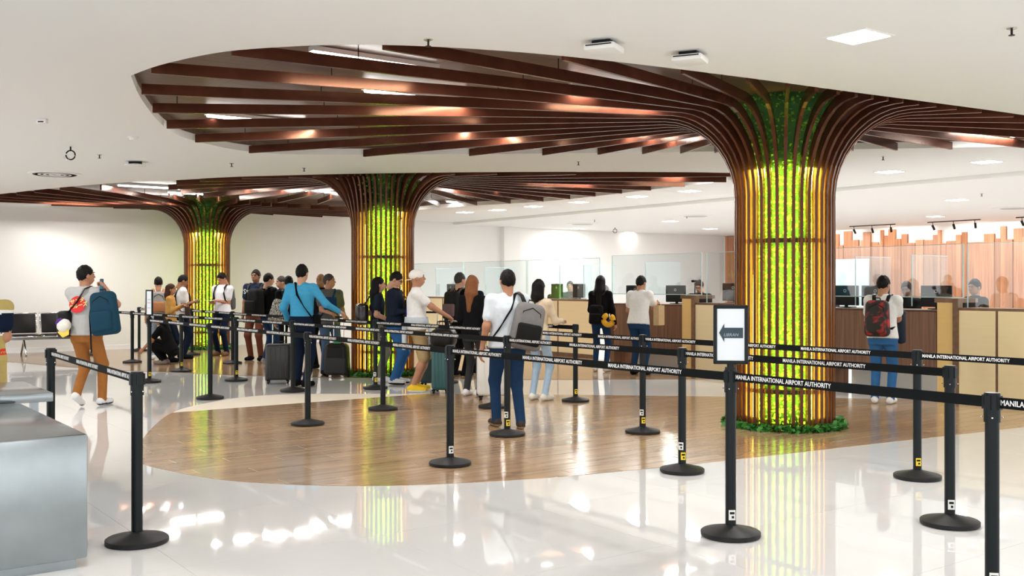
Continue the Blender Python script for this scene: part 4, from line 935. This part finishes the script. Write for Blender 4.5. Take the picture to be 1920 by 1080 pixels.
# --- middle: hoodie, brown hair, striped jacket, beige top
p, *_ = person('person in black hoodie with cropped hair at the counter queue', G(862, 705), -35, 1.70, BLK, BLK, BLK, 'light', 'grey', sleeve='long', look=(-15, 0), hands=((-.12, .26, 1.15), (.14, .26, 1.15)))
backpack(p, 'black backpack with pink patch worn with the black hoodie', (.015, .014, .015), (.16, .10, .10))
person('person in dark top half hidden behind the long brown hair', G(884, 700), -30, 1.66, NAVY, BLK, BLK, 'light')
person('person with long auburn hair, black top and charcoal trousers', G(886, 743), -28, 1.62, BLK, (.035, .037, .04), (.75, .72, .72), 'light', 'auburn', .26, 'long', hands=((-.14, .24, 1.05), (.16, .24, 1.02)), fem=True, step=.013, sole=(.8, .8, .8))
p, HM, T, SC = person('person in pale blue shirt and jeans walking behind a queue post', G(952, 803), 14, 1.66, (.66, .72, .78), DENIM, (.05, .035, .03), 'tan', hands=((-.30, -.02, .80), (.22, .20, 1.0)), feet=((-.09, .14, 0), (.12, -.10, .0)), look=(6, 0), bulk=1.16, step=.012, sole=(.35, .25, .15))
backpack(p, 'grey and black backpack worn with the pale blue shirt', (.20, .19, .19), (.015, .015, .016), (.34, .22, .50), (.17, -.20, 1.10), False, tilt=.2)
MB().tube([(.15, -.17, 1.34), (.13, -.10, 1.43), (.12, .0, 1.46), (.13, .09, 1.40)], .026, 8, M=SC, flat=.35).build('strap', M_DARK, [o for o in bpy.data.objects if o.get('label') == 'grey and black backpack worn with the pale blue shirt'][0], smooth=True)
cross_strap(p, 'wide black strap across the pale blue shirt back', BLK, None, -1, 'crossbody_strap')
person('person in beige top and light jeans holding a passport', G(1010, 751), -32, 1.57, (.68, .56, .42), LJ, (.72, .70, .64), 'light', 'black', .04, 'long', hands=(None, (.18, .34, 1.12)), fem=True, step=.013, sole=(.8, .78, .7))
suitcase(G(925, 749), 'white hard suitcase with dark wheels beside the charcoal trousers', mat('case_white', (.74, .73, .70), .35), (.44, .26, .60), .1, .35)
# --- at the counters
p, HM, T, SC = person('person with long black hair, black jacket and jeans at the counter', G(1126, 697), -20, 1.66, BLK, DENIM, (.70, .65, .55), 'light', 'black', .42, 'long', fem=True, hands=((-.12, .26, 1.1), (.24, .10, .85)))
backpack(p, 'small black backpack hanging low behind the black jacket', BLK, None, (.26, .14, .34), (-.02, -.22, 1.02))
t = worn('neck_pillow', 'orange-yellow ring neck pillow hung behind the black jacket', 'pillow', p)
MB().tube([(.21+.085*math.cos(a), -.26, .93+.085*math.sin(a)) for a in [math.radians(100+i*20) for i in range(17)]], [.035]+[.048]*15+[.035], 12, M=SC).build('cushion', flat((.80, .42, .04)), t, smooth=True)
p, HM, T, SC = person('person in white polo and jeans leaning at the walnut booth', G(1197, 703), -35, 1.66, (.80, .78, .77), DENIM, BLK, 'tan', lean=8, hands=((-.20, .36, 1.12), (.10, .48, 1.22)), look=(-10, -4), bulk=1.1, tuck=False)
t = worn('paper_bag', 'kraft paper bag hanging from the arm of the white polo', 'bag', p); MB().box((.28, .22, 1.02), (.10, .22, .34), M=SC).build('sack', flat((.52, .36, .20)), t); MB().tube([(.28, .14, 1.19), (.26, .2, 1.28), (.28, .3, 1.19)], .006, 6, M=SC).build('cord', flat((.45, .3, .16)), t)
rb = mat('pack_redblack', (.05, .02, .02), .7); nt = rb.node_tree; b = nt.nodes['Principled BSDF']; tc = nt.nodes.new('ShaderNodeTexCoord'); nz = nt.nodes.new('ShaderNodeTexNoise'); nz.inputs['Scale'].default_value = 11
cr = nt.nodes.new('ShaderNodeValToRGB'); cr.color_ramp.elements[0].position = .5; cr.color_ramp.elements[0].color = (.012, .011, .012, 1); cr.color_ramp.elements[1].position = .68; cr.color_ramp.elements[1].color = (.45, .02, .02, 1)
nt.links.new(tc.outputs['Object'], nz.inputs['Vector']); nt.links.new(nz.outputs['Fac'], cr.inputs[0]); nt.links.new(cr.outputs[0], b.inputs['Base Color'])
p, HM, T, SC = person('person in white tee and mid-blue jeans wearing the red-black backpack', G(1655, 757), -30, 1.62, (.78, .78, .78), MIDJ, (.80, .78, .78), 'tan', lean=5, hands=((-.14, .34, 1.20), (.10, .38, 1.24)), look=(-22, -4), bulk=1.08, step=.012)
backpack(p, 'red and black patterned backpack on the person in white tee', (.05, .02, .02), None, (.32, .20, .48), (-.03, -.23, 1.14), True, rb)
t = worn('folded_jacket', 'dark jacket hanging over the forearm of the red-black backpack wearer', 'jacket', p); MB().rbox((.20, .24, 1.0), (.09, .20, .42), .04, 3, M=SC).build('cloth', flat((.02, .03, .045)), t, smooth=True); MB().rbox((.19, .27, 1.20), (.11, .16, .07), .03, 3, M=SC).build('collar', flat((.02, .03, .045)), t, smooth=True)
# --- officers behind the counters
def officer(label, o, s, off, head, H, **kw):
    return person(label, lin(o, s, off), head, H, (.012, .014, .018), BLK, BLK, kw.pop('skin', 'light'), step=.018, **kw)
officer('officer in black with glasses bent over the walnut booth desk', L1, -.45, .95, 160, 1.60, lean=10, hands=((-.1, .34, 1.16), (.14, .32, 1.16)), look=(-10, -24), glasses=True)
officer('officer in blue face mask behind the cream panels', L1, .72, 1.15, 100, 1.58, mask=True, hair='grey', look=(0, -6))
officer('officer far behind the masked one', L1, .55, 3.0, 150, 1.56)
officer('officer in dark uniform facing the red-black backpack', L1, 3.75, .85, 140, 1.55, skin='brown', look=(0, -12), hands=((-.1, .32, 1.18), (.14, .3, 1.18)))
officer('black-haired officer looking aside next to the honey end panel', L1, 4.72, 1.0, 105, 1.58, skin='tan', look=(10, -4))
officer('officer seen in profile at the far end of the long counter', L0, -5.4, 1.0, 75, 1.58)
officer('officer hidden behind the beige top', L0, -1.05, 1.0, 170, 1.58)
officer('officer low behind the pale blue shirt', L0, -1.9, 1.3, 170, 1.52)
